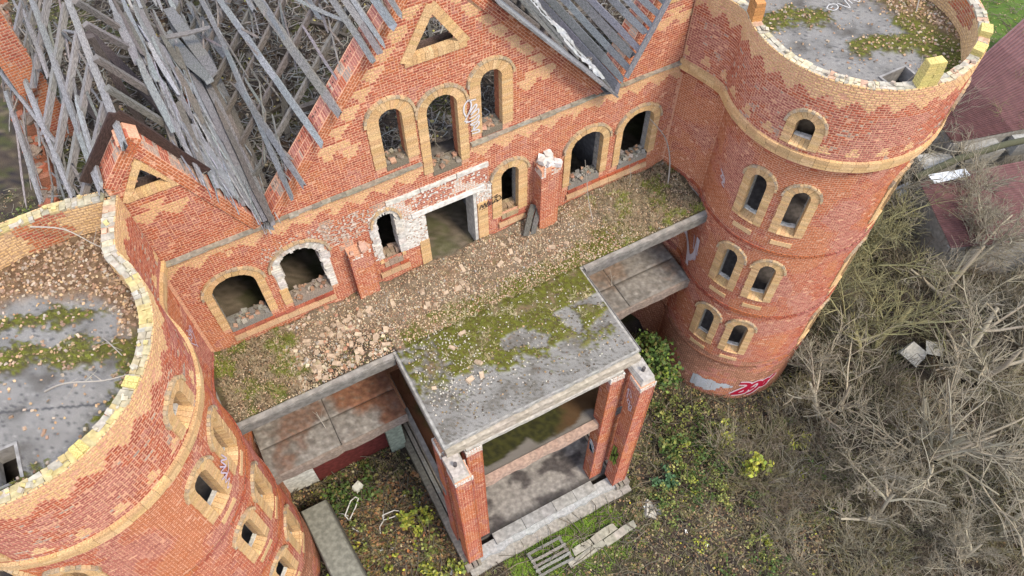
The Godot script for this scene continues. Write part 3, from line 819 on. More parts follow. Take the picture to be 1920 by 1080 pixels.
func scatter_terrace() -> void:
	var st := [[], [], []]; var sc := [[], [], []]
	var cols := [lin(.50, .37, .26), lin(.42, .31, .21), lin(.58, .47, .35), lin(.46, .26, .17), lin(.50, .40, .30), lin(.42, .38, .33), lin(.58, .50, .34)]
	for i in 22000:
		var x := rng.randf_range(-6.7, 6.7); var z := rng.randf_range(.05, 1.95)
		var d := .75
		d *= .6 if x > -2.8 else 1.0
		if x < -5.2: d = .12
		elif x < -2.8: d = .55 + .45 * smoothstep(.6, 1.4, z)
		elif x > 5.0: d = .18
		if x > -2.4 and x < 2.8 and z > 1.5: d = .2
		d *= clampf(.55 + 1.6 * ns.get_noise_2d(x * 2.6 + 8, z * 2.6), .12, 1)
		if rng.randf() > d: continue
		var r := .014 + .05 * pow(rng.randf(), 2.2) * (1.0 + (1.3 if x < -2.7 and x > -5.0 and rng.randf() < .35 else 0.0))
		var k := i % 3
		st[k].append(Transform3D(any_basis(.5, Vector3.ONE * r), Vector3(x, terr_h(x, z) + r * .2, z))); sc[k].append(vary(cols[rng.randi_range(0, 6)], .2))
	for i in 2000:                                               # a few on the porch roof
		var x := rng.randf_range(-2.5, 2.5); var z := rng.randf_range(1.9, 4.5)
		if rng.randf() > (.9 if x < -.8 + .4 * ns.get_noise_2d(x, z * 2) and z < 3.9 else .16): continue
		var r := rng.randf_range(.015, .045)
		st[0].append(Transform3D(any_basis(.5, Vector3.ONE * r), Vector3(x, terr_h(x, z) + r * .2, z))); sc[0].append(vary(lin(.60, .56, .48), .2))
	for k in 3: tag(many("rubble_stones", stone_mesh(10 + k), M.stone, st[k], sc[k]), "small pale stones and brick crumbs strewn over the terrace" if k == 0 else "", "stones", "loose rubble on the terrace")
	var gt := []; var gc := []
	for i in 11000:
		var x := rng.randf_range(-6.7, 6.7); var z := rng.randf_range(.05, 4.0)
		if z > 1.95 and (absf(x) > 2.5 or moss_at(x, z) < .5): continue
		var a := ns.get_noise_2d(x * 2.0 + 31, z * 2.0)
		var dry := x < -4.7 or x > 4.0
		if not dry and rng.randf() > (.7 if z > 1.4 else .35): continue
		var h := rng.randf_range(.07, .2) if dry else rng.randf_range(.03, .09)
		gt.append(Transform3D(any_basis(.2, Vector3(h, h, h)), Vector3(x, terr_h(x, z) - .01, z)))
		gc.append(vary(lin(.30, .235, .15) if (dry and a < .1) or (not dry and z < 1.3 + .4 * a) else (lin(.19, .21, .04) if rng.randf() < .75 else lin(.34, .29, .17)), .3))
	for i in 420:                                                # straw coloured clumps in the moss
		var x := rng.randf_range(-1.6, 2.6); var z := rng.randf_range(1.3, 3.4)
		if ns.get_noise_2d(x * 1.8 + 70, z * 3.0) < .08 or moss_at(x, maxf(z, 2.1)) < .4: continue
		var h := rng.randf_range(.08, .2)
		gt.append(Transform3D(any_basis(.3, Vector3(h, h * .7, h)), Vector3(x, terr_h(x, z) - .01, z))); gc.append(vary(lin(.42, .36, .22), .25))
	tag(many("terrace_grass", blade_mesh(3, 9, .03), M.leaf, gt, gc), "dry grass tufts and moss tips growing on the terrace", "grass")
	var lt := []; var lc := []
	for i in 900:                                                # dark leaves and grit blown over the porch slab
		var x := rng.randf_range(-2.55, 2.55); var z := rng.randf_range(2.4, 4.7)
		if nf.get_noise_2d(x * 2, z * 2 + 3) < .02 and rng.randf() < .75: continue
		lt.append(Transform3D(any_basis(.5, Vector3.ONE * rng.randf_range(.02, .07)), Vector3(x, terr_h(x, z) + .012, z))); lc.append(vary(lin(.10, .08, .06) if rng.randf() < .7 else lin(.24, .17, .09), .3))
	for i in 13000:
		var x := rng.randf_range(-6.7, 6.7); var z := rng.randf_range(.05, 1.95)
		var r := rng.randf_range(.02, .05)
		lt.append(Transform3D(any_basis(.6, Vector3.ONE * r), Vector3(x, terr_h(x, z) + .012, z))); lc.append(vary([lin(.36, .24, .15), lin(.46, .36, .25), lin(.27, .16, .10), lin(.42, .31, .20)][rng.randi_range(0, 3)], .25))
	tag(many("fallen_leaves", leaf_mesh(), M.leaf, lt, lc), "small dry leaves lying among the terrace rubble", "leaves")

# ---------------------------------------------------------------- the porch before the door
func make_portico() -> void:
	var P := thing("entrance_porch", "two storey open porch with flat mossy concrete roof on clustered brick piers", "porch", Vector3(0, 0, 0))
	var mortar := lin(.78, .415, .265)
	var bag := []
	for s in [-1, 1]:
		for e in [[2.33, 2.80, 5.06, 5.54, 7.27], [1.80, 2.24, 4.58, 5.0, 7.3], [2.36, 2.80, 4.25, 4.72, 7.3]]:
			var x0 := minf(s * e[0], s * e[1]); var x1 := maxf(s * e[0], s * e[1]); var z0: float = e[2]; var z1: float = e[3]; var top: float = e[4]
			var b := MB.new()
			b.box(Vector3(x0 + .013, .3, z0 + .013), Vector3(x1 - .013, top - .02, z1 - .013), mortar)
			var pier := put("brick_pier", b.mesh(), M.mortar, P)
			var cl := func(u, v): return (5 if v > top - .22 else 3) if (v > top - .5 + nf.get_noise_2d(u * 4, v) * .5 or ns.get_noise_2d(u * 2 + x0, v * 1.2) > .22) else (2 if ns.get_noise_2d(u + x0 * 3, v * .9) < .05 else 0)
			clad(bag, x0, x1, .32, top, func(u, v): return [Vector3(u, v, z1 - .013), Vector3.BACK, Vector3.UP], cl)
			clad(bag, z0, z1, .32, top, func(u, v): return [Vector3(x0 + .013, v, u), Vector3.LEFT, Vector3.UP], cl)
			clad(bag, z0, z1, .32, top, func(u, v): return [Vector3(x1 - .013, v, u), Vector3.RIGHT, Vector3.UP], cl)
			clad(bag, x0, x1, .32, top, func(u, v): return [Vector3(u, v, z0 + .013), Vector3.FORWARD, Vector3.UP], cl)
		# chipped concrete pad with a stub of pipe on the corner pier
		var b := MB.new()
		for k in 3:
			b.hexa([Vector3(s * (2.36 + .02 * k), 7.27 + .06 * k, 4.86), Vector3(s * 2.80, 7.27 + .06 * k, 4.86), Vector3(s * 2.79, 7.27 + .06 * k, 5.5 - .03 * k), Vector3(s * (2.38 + .03 * k), 7.27 + .06 * k, 5.49 - .02 * k),
				Vector3(s * (2.37 + .02 * k), 7.325 + .06 * k, 4.86), Vector3(s * 2.79, 7.325 + .06 * k, 4.86), Vector3(s * 2.77, 7.325 + .06 * k, 5.47 - .03 * k), Vector3(s * (2.40 + .03 * k), 7.325 + .06 * k, 5.46 - .02 * k)], vary(lin(.42, .39, .35), .12))
		put("pier_cap", b.mesh(), M.stone, P)
		b = MB.new(); b.tube([Vector3(s * 2.6, 7.4, 5.18), Vector3(s * 2.6, 7.62, 5.2)], [.045, .045], 12, lin(.10, .09, .09)); put("pipe_stub", b.mesh(), M.paint, P)
	flush(P, bag)
	# roof slab: lip, beam, ragged lower strip
	put("roof_slab", rough_slab(Vector3(-2.7, 7.70, 2.05), Vector3(2.7, 7.825, 4.83), lin(.36, .35, .33), .16, .014), M.concrete, P)
	put("front_beam", rough_slab(Vector3(-2.68, 7.40, 4.4), Vector3(2.68, 7.69, 4.93), lin(.42, .37, .30), .6, .01), M.concrete, P)
	put("beam_plaster", rough_slab(Vector3(-2.2, 7.26, 4.45), Vector3(2.2, 7.395, 4.96), lin(.50, .47, .42), .2, .008), M.concrete, P)
	for s in [-1, 1]:
		var b := MB.new(); b.box(Vector3(minf(s * 2.70, s * 2.45), 7.3, 2.06), Vector3(maxf(s * 2.70, s * 2.45), 7.70, 4.4), lin(.27, .25, .23)); put("side_beam", b.mesh(), M.concrete, P)
		b = MB.new(); b.box(Vector3(minf(s * 2.82, s * 2.70), 4.2, 1.9), Vector3(maxf(s * 2.82, s * 2.70), 4.52, 4.6), lin(.25, .23, .21)); put("side_beam", b.mesh(), M.concrete, P)
		b = MB.new(); b.box(Vector3(minf(s * 2.73, s * 2.71), 7.72, 2.06), Vector3(maxf(s * 2.73, s * 2.71), 7.84, 4.82), lin(.20, .19, .18)); put("side_flashing", b.mesh(), M.sheet_metal, P)
	# middle floor with moss at the back, bare concrete and a broken brick lip in front
	var mh := func(x, z): return 4.42 + .03 * ns.get_noise_2d(x * 2, z * 2)
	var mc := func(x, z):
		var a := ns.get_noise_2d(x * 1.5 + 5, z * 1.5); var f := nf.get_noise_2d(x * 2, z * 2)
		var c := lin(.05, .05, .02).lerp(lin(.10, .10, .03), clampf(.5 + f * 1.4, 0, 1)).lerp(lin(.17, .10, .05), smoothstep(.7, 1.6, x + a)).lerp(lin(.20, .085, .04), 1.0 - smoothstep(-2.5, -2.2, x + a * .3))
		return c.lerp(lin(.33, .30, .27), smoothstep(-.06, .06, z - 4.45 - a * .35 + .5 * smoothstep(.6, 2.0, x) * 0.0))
	put("middle_floor", sheet(steps(-2.7, 2.7, .06), steps(.6, 4.82, .06), mh, mc, func(_x, _z): return true), M.debris, P)
	var b2 := MB.new(); b2.box(Vector3(-2.7, 4.15, .6), Vector3(2.7, 4.37, 4.8), lin(.3, .27, .25)); put("middle_slab", b2.mesh(), M.concrete, P)
	put("broken_lip", rough_slab(Vector3(-2.2, 4.16, 4.7), Vector3(2.2, 4.46, 4.93), lin(.47, .33, .26), .22, .025), M.stone, P)
	# ground floor, step and plinths
	var gh := func(x, z): return .33 + .008 * ns.get_noise_2d(x * 2, z * 2)
	var gc := func(x, z):
		var a := ns.get_noise_2d(x * 1.2 + 15, z * 1.6); var f := nf.get_noise_2d(x * 2, z * 2)
		return lin(.27, .25, .23).lerp(lin(.36, .33, .30), clampf(.5 + f, 0, 1)).lerp(lin(.07, .06, .06), clampf((a - .02) * 4, 0, .85)).lerp(lin(.05, .045, .045), smoothstep(4.75, 5.0, z + f * .1) * .8)
	put("ground_floor", sheet(steps(-2.42, 2.42, .06), steps(.6, 5.05, .06), gh, gc, func(_x, _z): return true), M.concrete, P)
	var bf := MB.new(); bf.box(Vector3(-2.42, -.5, .6), Vector3(2.42, .30, 5.0), lin(.25, .23, .22)); put("floor_base", bf.mesh(), M.concrete, P)
	var x := -1.78
	for x1 in [-.75, .35, 1.1, 1.8]:
		put("step_slab", rough_slab(Vector3(x + .012, .12, 5.06), Vector3(x1, .36, 5.42), vary(lin(.36, .35, .33), .06), .3, .015), M.concrete, P); x = x1
	put("step_face", rough_slab(Vector3(-2.5, -.1, 5.2), Vector3(2.5, .27, 5.62), lin(.42, .42, .41), .18, .05), M.stone, P)
	put("lower_step", rough_slab(Vector3(-2.85, -.3, 5.4), Vector3(2.9, .06, 5.9), lin(.36, .33, .29), .5, .02), M.stone, P)
	for s in [-1, 1]:                                            # long weathered plinth courses along each side
		for e in [[2.72, 2.95, .30], [2.56, 2.71, .36], [2.43, 2.55, .32]]:
			var z := .3
			while z < 5.6:
				var z1 := minf(z + rng.randf_range(.9, 1.8), 5.68)
				var pb := MB.new()
				pb.hexa([Vector3(s * e[0], -.4, z), Vector3(s * e[1], -.4, z), Vector3(s * e[1], -.4, z1 - .01), Vector3(s * e[0], -.4, z1 - .01), Vector3(s * (e[0] + .01), e[2], z), Vector3(s * (e[1] - .02), e[2] - rng.randf_range(0, .05), z), Vector3(s * (e[1] - .02), e[2] - rng.randf_range(0, .05), z1 - .01), Vector3(s * (e[0] + .01), e[2], z1 - .01)], vary(lin(.30, .27, .22), .15))
				put("plinth_stone", pb.mesh(), M.stone, P)
				z = z1

# ---------------------------------------------------------------- round towers
const RT := 2.45
const TX := 9.13
const TZ := 2.48
var s_pts: Array[Vector2] = []
var s_len := 0.0
var c_len := 0.0
var b_pts: Array[Vector2] = []
func outline_init() -> void:
	var raw: Array[Vector2] = [Vector2(6.62, -.35), Vector2(6.62, 0), Vector2(6.75, .42), Vector2(6.86, .82), Vector2(6.92, 1.14), Vector2(TX - RT * sin(deg_to_rad(115)), TZ + RT * cos(deg_to_rad(115))), Vector2(TX - RT * sin(deg_to_rad(105)), TZ + RT * cos(deg_to_rad(105)))]
	for i in range(1, raw.size() - 2):
		for k in 8:
			s_pts.append(raw[i].cubic_interpolate(raw[i + 1], raw[i - 1], raw[i + 2], k / 8.0))
	s_pts.append(raw[raw.size() - 2])
	for i in s_pts.size() - 1: s_len += s_pts[i].distance_to(s_pts[i + 1])
	c_len = deg_to_rad(115 + 180) * RT
	b_pts = [Vector2(TX, TZ - RT), Vector2(8.5, -.12), Vector2(7.6, -.16), Vector2(6.66, -.02)]

func walk(pts: Array[Vector2], u: float) -> Array:
	var i := 0
	while i < pts.size() - 2 and u > pts[i].distance_to(pts[i + 1]):
		u -= pts[i].distance_to(pts[i + 1]); i += 1
	var t := (pts[i + 1] - pts[i]).normalized()
	return [pts[i] + t * u, t]

func ring(u: float) -> Array:                                    # [plan position, outward normal] for the right hand tower
	if u >= s_len and u <= s_len + c_len:
		var th := deg_to_rad(115) - (u - s_len) / RT
		var n := Vector2(-sin(th), cos(th))
		return [Vector2(TX, TZ) + n * RT, n]
	var w := walk(s_pts, u) if u < s_len else walk(b_pts, u - s_len - c_len)
	var t: Vector2 = w[1]
	var n2 := Vector2(-t.y, t.x) 
	if u < s_len:
		var a: Vector2 = walk(s_pts, maxf(u - .12, 0))[0]; var e: Vector2 = walk(s_pts, minf(u + .12, s_len))[0]
		t = (e - a).normalized(); n2 = Vector2(-t.y, t.x)
	return [w[0], n2]

func th_u(th: float) -> float:
	return s_len + deg_to_rad(115 - th) * RT

func tier(y: float) -> float:                                    # how far the face stands out at each height
	if y > 11.86: return .15
	if y > 11.55: return .20
	for l in [8.08, 5.02, 1.95]:
		if absf(y - l) < .08: return .035
	return 0.0

func make_tower(s: int) -> void:
	var left := s < 0
	var T := thing("round_tower", "round brick tower at the lower left with yellow lichen on its rim" if left else "round brick tower on the right with a tall yellow block on its rim", "tower", Vector3(s * TX, 0, TZ))
	var inv := T.transform.affine_inverse()
	var mp := func(u, y, d):
		var r := ring(u); var p: Vector2 = r[0] + r[1] * d
		return Vector3(s * p.x, y, p.y) - T.position
	var mp_up := func(u, y, d): return mp.call(u, y, d + .15)
	var wins := []
	for pair in [[71, 46], [-18, -43], [-107, -132]]:
		for base in [8.86, 5.81, 2.72]:
			for th in pair: wins.append({"cx": th_u(th), "h": .215, "y0": base + .08, "sp": base + 1.42, "rise": .27, "fw": .21, "th": th, "base": base})
	for th in [59, -31, -120]: wins.append({"cx": th_u(th), "h": .2, "y0": 12.04, "sp": 12.58, "rise": .26, "fw": .2, "th": th, "base": 12.0})
	var near := func(u, y):
		for o in wins:
			if absf(u - o.cx) < .6 and absf(y - o.y0) < 2.2: return o
		return null
	var keep := func(u, y):
		for o in wins:
			if absf(u - o.cx) < .5 and in_open(o, u, y, .03): return false
		return true
	var total := s_len + c_len
	var mortar := lin(.77, .41, .265)
	var us := steps(0, total, .09)
	put("wall", core(mp, us, steps(-1.0, 11.6, .09), keep, 0.0, 1.0, mortar), M.mortar, T)
	var up_len := total + 2.55
	put("upper_wall", core(mp, steps(0, up_len, .09), steps(11.5, 13.95, .09), keep, .15, 1.0, mortar), M.mortar, T)
	put("inner_wall", core(mp, steps(s_len, total, .12), steps(-1.0, 13.0, .12), keep, -.28, -1.0, lin(.30, .26, .22)), M.mortar, T)
	put("parapet_inner_wall", core(mp, steps(.0, up_len, .15), steps(12.9, 13.95, .12), func(_u, _y): return true, -.07, -1.0, lin(.55, .36, .22)), M.mortar, T)
	var cls := func(u, y):
		for o in wins:
			if absf(u - o.cx) < .5 and in_open(o, u, y, .15 if y > o.y0 else .05): return -1
			if absf(u - o.cx) < .5 and y > o.base and y < o.y0 and absf(u - o.cx) < .42: return -1
		var w := ns.get_noise_2d(u * .8 + s * 20, y * .8); var f := nf.get_noise_2d(u * .9, y * 1.6 + s * 7)
		if y > 11.86:
			if y > 13.62: return 1
			var t := absf(fposmod(u, .54) - .27) / .27
			if y > 13.32 and t > 1.0 - (y - 13.32) / .30: return 1
			if y > 12.0 and y < 12.26 and absf(fposmod(u + .27, .62) - .31) < .17 - (y - 12.0) * .5: return 1
			if y > 13.2: return 0
			return 3 if w + f * .6 > -.05 else (0 if f > -.38 else 4)
		if y > 8.2 and w > -.02: return 2
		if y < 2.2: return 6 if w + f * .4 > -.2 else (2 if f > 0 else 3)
		if w < -.22: return 3
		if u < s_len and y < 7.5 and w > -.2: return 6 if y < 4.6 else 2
		return 2 if w > .2 else 0
	var bag := []
	var samp := func(u, y):
		var r := ring(u); var d := tier(y); var p: Vector2 = r[0] + r[1] * d
		return [Vector3(s * p.x, y, p.y), Vector3(s * r[1].x, 0, r[1].y), Vector3.UP]
	clad(bag, .02, total, -.9, 11.4, samp, cls)
	clad(bag, .02, up_len, 11.87, 13.95, samp, cls)
	# the inside of the parapet
	var ins := func(u, y):
		var r := ring(u); var p: Vector2 = r[0] - r[1] * .07
		return [Vector3(s * p.x, y, p.y), Vector3(-s * r[1].x, 0, -r[1].y), Vector3.UP]
	clad(bag, .05, up_len, 13.05, 13.95, ins, func(u, y): return 1 if ns.get_noise_2d(u, y * 2) > -.2 else (2 if nf.get_noise_2d(u, y) > 0 else 0))
	flush(T, bag)
	# string course, row of brick dentils under it, and rim stones
	var u := 0.0
	while u < total - .05:
		var u1 := u + .27
		var b := MB.new()
		for q in 3: b.hexa(block(mp, u + .003, u1 - .003, 11.56 + q * .104, 11.655 + q * .104, .0, .20 + .012 * q + rng.randf_range(-.006, .006)), vary(tones[rng.randi_range(18, 22)], .12))
		put("string_course", b.mesh(), M.brick, T)
		if int(u / .27) % 2 == 0:
			b = MB.new(); b.hexa(block(mp, u, u + .15, 11.40, 11.55, .0, .12), vary(tones[rng.randi_range(0, 9)], .1)); put("dentil", b.mesh(), M.brick, T)
		else:
			b = MB.new(); b.hexa(block(mp, u - .12, u1, 11.40, 11.55, .0, .07), vary(tones[rng.randi_range(0, 9)], .1)); put("dentil", b.mesh(), M.brick, T)
		u = u1
	u = .1
	while u < up_len - .1:
		var u1 := u + rng.randf_range(.07, .19)
		var b := MB.new()
		var lich := ns.get_noise_2d(u * .5 + 4, s * 3.0) + .25 * sin((u - 4.0) * .8)
		var col := lin(.45, .40, .32)
		if left and u > s_len + .5: col = lin(.42, .37, .27).lerp(lin(.50, .40, .18), clampf(.5 + ns.get_noise_1d(u * 2.5) * 2.2, 0, 1))
		elif rng.randf() < .2: col = lin(.56, .36, .25)
		elif rng.randf() < .25: col = lin(.54, .46, .31)
		var top := 13.97 + rng.randf_range(.0, .018)
		for half in 2:
			var cut := rng.randf_range(.02, .06)
			var p := block(mp, u + .002, u1 - .002, 13.93, top, -.08 + rng.randf_range(-.012, .012) if half == 0 else cut, cut - .004 if half == 0 else .15 + rng.randf_range(-.03, .005))
			for k in range(4, 8): p[k] += Vector3(rng.randf_range(-.01, .01), rng.randf_range(-.012, .01), rng.randf_range(-.01, .01))
			b.hexa(p, vary(col if half == 1 or rng.randf() < .7 else lin(.42, .38, .31), .12))
		put("coping_stone", b.mesh(), M.stone, T)
		u = u1
	var rb := MB.new()                                           # mortar bed along the top of the parapet
	var ru := steps(0, up_len, .15)
	for i in ru.size() - 1: rb.quad(mp.call(ru[i], 13.95, -.08), mp.call(ru[i + 1], 13.95, -.08), mp.call(ru[i + 1], 13.95, .15), mp.call(ru[i], 13.95, .15), Vector3.UP, vary(lin(.42, .37, .29), .1))
	put("parapet_bed", rb.mesh(), M.mortar, T)
	# lumps and stumps left on the rim
	for i in 60:
		var uu := rng.randf_range(.1, up_len - .1)
		var b := MB.new()
		lump(b, mp.call(uu, 14.0, rng.randf_range(-.06, .12)), rng.randf_range(.02, .05), vary(lin(.52, .46, .35) if rng.randf() < .6 else (lin(.58, .47, .22) if left else lin(.45, .36, .28)), .15))
		put("rim_rubble", b.mesh(), M.stone, T)
	var stumps := [[52, .05, .10], [24, .05, .11]] if left else [[14, .60, .21], [-25, .17, .15], [-41, .17, .15], [112, .45, .2]]
	for e in stumps:
		var uu := th_u(e[0]); var w: float = e[2]; var hh: float = e[1]
		var b := MB.new()
		var y := 13.96
		var yel := lin(.66, .54, .20)
		if not left and e[0] > 100: yel = lin(.58, .28, .10)
		while y < 13.96 + hh:
			var hb := minf(.085, 13.96 + hh - y)
			var k := 1.0 - .28 * maxf(0.0, (y - 13.96) / maxf(hh, .3) - .45)
			var cut := w * .35
			for q in 2:                                          # two half bricks per course
				b.hexa(block(mp, uu - w * k + q * w * k, uu - w * k + (q + 1) * w * k - .006, y, y + hb - .008, -.09 * k, .14 * k + rng.randf_range(-.008, .008)), vary(yel, .12))
			y += hb
		put("merlon_stump", b.mesh(), M.brick, T)
	# windows
	for o in wins:
		var far: bool = o.th < -60
		var mw := mp if o.base < 12 else mp_up
		surround(T, mw, o, o.fw, .28 if o.base < 12 else .42, {"reveal": lin(.50, .33, .19) if o.base > 9 or left else lin(.52, .49, .43), "sill": lin(.62, .58, .52), "lift": .03, "ragged": .03, "stones": 9, "drop": .08 if o.base < 12 else .04, "no_sill": true})
		var b := MB.new()                                        # sloping brick sill in front of the opening
		for q in 4:
			var a: float = o.cx - o.h + q * o.h * .5
			b.hexa([mw.call(a + .003, o.base, -.1), mw.call(a + o.h * .5 - .003, o.base, -.1), mw.call(a + o.h * .5 - .003, o.base, .05), mw.call(a + .003, o.base, .05), mw.call(a + .003, o.base + .10, -.2), mw.call(a + o.h * .5 - .003, o.base + .10, -.2), mw.call(a + o.h * .5 - .003, o.base + .02, .05), mw.call(a + .003, o.base + .02, .05)], vary(tones[rng.randi_range(18, 22)], .12))
		put("sloping_sill", b.mesh(), M.brick, T)
		b = MB.new()                                             # remains of a white frame at the back of the sill
		for q in 3: b.hexa(block(mw, o.cx - o.h + q * o.h * .66, o.cx - o.h + (q + 1) * o.h * .66 - .004, o.base, o.base + .13 + rng.randf_range(0, .04), -.29, -.2), vary(lin(.66, .64, .60), .12))
		put("frame_remnant", b.mesh(), M.stone, T)
		if o.base < 12:
			b = MB.new(); b.hexa(block(mp, o.cx - .27, o.cx + .27, o.base - .45, o.base - .29, -.02, .035), vary(tones[20], .1)); put("sill_panel", b.mesh(), M.brick, T)
	# floors that keep it dark inside, and the roof deck
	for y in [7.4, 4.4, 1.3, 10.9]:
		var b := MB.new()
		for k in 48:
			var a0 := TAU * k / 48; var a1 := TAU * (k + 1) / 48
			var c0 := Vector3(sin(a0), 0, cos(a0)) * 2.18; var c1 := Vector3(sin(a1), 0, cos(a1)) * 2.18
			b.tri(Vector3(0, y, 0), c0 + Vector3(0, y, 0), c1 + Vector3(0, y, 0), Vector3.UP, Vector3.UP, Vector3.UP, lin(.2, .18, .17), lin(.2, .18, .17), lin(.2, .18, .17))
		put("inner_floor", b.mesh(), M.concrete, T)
	var poly := PackedVector2Array()
	for k in 140:
		var r := ring(up_len * k / 140.0); var p: Vector2 = r[0] - r[1] * .02
		poly.append(Vector2(s * (p.x - TX), p.y - TZ))
	var hole := Rect2(-.52, 1.16, .36, .62) if left else Rect2(-.28, 1.30, .68, .40)
	var hf := func(x, z): return 13.1 + deck_moss(s, x, z) * .05 + deck_litter(s, x, z) * .12 + .015 * nf.get_noise_2d(x * 3, z * 3)
	put("roof_deck", sheet(steps(-3.0, 3.0, .045), steps(-3.0, 3.0, .045), hf, func(x, z): return deck_c(s, x, z), func(x, z): return Geometry2D.is_point_in_polygon(Vector2(x, z), poly) and not hole.has_point(Vector2(x, z))), M.debris, T)
	var hb := MB.new()
	for e in [[hole.position.x - .05, hole.position.y - .05, hole.end.x + .05, hole.position.y], [hole.position.x - .05, hole.end.y, hole.end.x + .05, hole.end.y + .05], [hole.end.x, hole.position.y, hole.end.x + .05, hole.end.y], [hole.position.x - .05, hole.position.y, hole.position.x, hole.end.y]]:
		hb.box(Vector3(e[0], 12.76, e[1]), Vector3(e[2], 13.14, e[3]), lin(.30, .29, .28))
	put("hatch_curb", hb.mesh(), M.concrete, T)
	var st := []; var sc := []; var lt := []; var lc := []
	for i in 9000:
		var x := rng.randf_range(-2.5, 2.5); var z := rng.randf_range(-2.6, 2.4)
		if not Geometry2D.is_point_in_polygon(Vector2(x, z) * 1.03, poly) or hole.has_point(Vector2(x, z)): continue
		var d := deck_litter(s, x, z)
		if rng.randf() > .05 + d + .22 * deck_moss(s, x, z): continue
		var y: float = hf.call(x, z)
		if rng.randf() < .5:
			st.append(Transform3D(any_basis(.5, Vector3.ONE * rng.randf_range(.025, .08)), Vector3(x, y, z))); sc.append(vary([lin(.42, .30, .21), lin(.34, .22, .15), lin(.46, .38, .30)][rng.randi_range(0, 2)], .2))
		else:
			lt.append(Transform3D(any_basis(.6, Vector3.ONE * rng.randf_range(.03, .07)), Vector3(x, y + .02, z))); lc.append(vary([lin(.32, .20, .11), lin(.38, .26, .15), lin(.22, .13, .08)][rng.randi_range(0, 2)], .25))
	many("deck_stones", stone_mesh(21), M.stone, st, sc, T)
	var mt := []; var mc := []
	for i in 3800:
		var x := rng.randf_range(-2.5, 2.5); var z := rng.randf_range(-2.5, 2.4)
		if deck_moss(s, x, z) < rng.randf_range(.3, .8) or not Geometry2D.is_point_in_polygon(Vector2(x, z) * 1.04, poly) or hole.has_point(Vector2(x, z)): continue
		var h := rng.randf_range(.03, .09)
		mt.append(Transform3D(any_basis(.2, Vector3(h, h, h)), Vector3(x, float(hf.call(x, z)) - .01, z))); mc.append(vary(lin(.20, .21, .045) if rng.randf() < .7 else lin(.32, .26, .14), .3))
	many("deck_moss", blade_mesh(8, 9, .03), M.leaf, mt, mc, T)
	many("deck_leaves", leaf_mesh(), M.leaf, lt, lc, T)

func deck_moss(s: int, x: float, z: float) -> float:
	var n := ns.get_noise_2d(x * 2 + s * 9, z * 2) * .5
	var line := z - .42 * x * (1.0 if s < 0 else .6)
	n += nf.get_noise_2d(x * 3, z * 3) * .35
	var m := 0.0
	if s < 0:
		m = maxf(smoothstep(.34, .12, absf(line + .55 + n * .6)), smoothstep(.26, .08, absf(line + 1.35 + n * .5) + maxf(0.0, x - 1.2) * .3) * .9)
		m = maxf(m, smoothstep(.0, .3, Vector2(x, z).length() - 1.75 + n) * smoothstep(-.6, .4, z))
	else:
		m = maxf(smoothstep(.38, .1, absf(line + 1.05 + n * .7)) * smoothstep(.35, -.1, x + n), smoothstep(.42, .15, absf(line - .35 + n * .6)) * smoothstep(-.5, -.1, x + n))
		m = maxf(m, smoothstep(.1, .5, x + z * .3 - 1.05 + n))
	return clampf(m, 0, 1)

func deck_litter(s: int, x: float, z: float) -> float:
	var n := ns.get_noise_2d(x * 1.5 + 2, z * 1.5 + s) * .8
	var r := Vector2(x, z).length()
	if s < 0: return clampf(smoothstep(-1.55, -1.95, z + n * .5 - absf(x) * .15) + smoothstep(1.65, 2.0, r + n * .4) * smoothstep(.3, -.3, z) * smoothstep(-.2, .4, x), 0, 1)
	return clampf(smoothstep(1.1, 1.9, x * .95 - z * .25 + n * .7), 0, 1)

func deck_c(s: int, x: float, z: float) -> Color:
	var f := nf.get_noise_2d(x * 2.2, z * 2.2 + s * 4); var a := ns.get_noise_2d(x * 2 + 50, z * 2); var g := nf.get_noise_2d(x * 5, z * 5)
	var c := lin(.40, .385, .37).lerp(lin(.29, .28, .27), clampf(.5 + a * 1.6, 0, 1)).lerp(lin(.10, .10, .11), clampf((g - .3) * 4, 0, .8)).lerp(lin(.60, .58, .55), clampf((-g - .4) * 4, 0, .5))
	var line := z - .42 * x
	if s < 0 and absf(line - .56) < .02: c = lin(.12, .12, .13)
	var moss := lin(.14, .14, .03).lerp(lin(.21, .225, .035), clampf(.5 + f * 1.4, 0, 1)).lerp(lin(.10, .075, .045), clampf((-g + .05) * 2.5, 0, .85))
	c = c.lerp(lin(.13, .115, .10), clampf(smoothstep(.02, .25, deck_moss(s, x, z)) + (a - .2) * 2.0, 0, .75))
	c = c.lerp(moss, clampf(deck_moss(s, x, z) * 1.3 + f * .2, 0, 1) if deck_moss(s, x, z) > .1 else 0.0)
	return c.lerp(lin(.34, .22, .13).lerp(lin(.20, .12, .07), clampf(.5 + f * 1.5, 0, 1)), deck_litter(s, x, z))

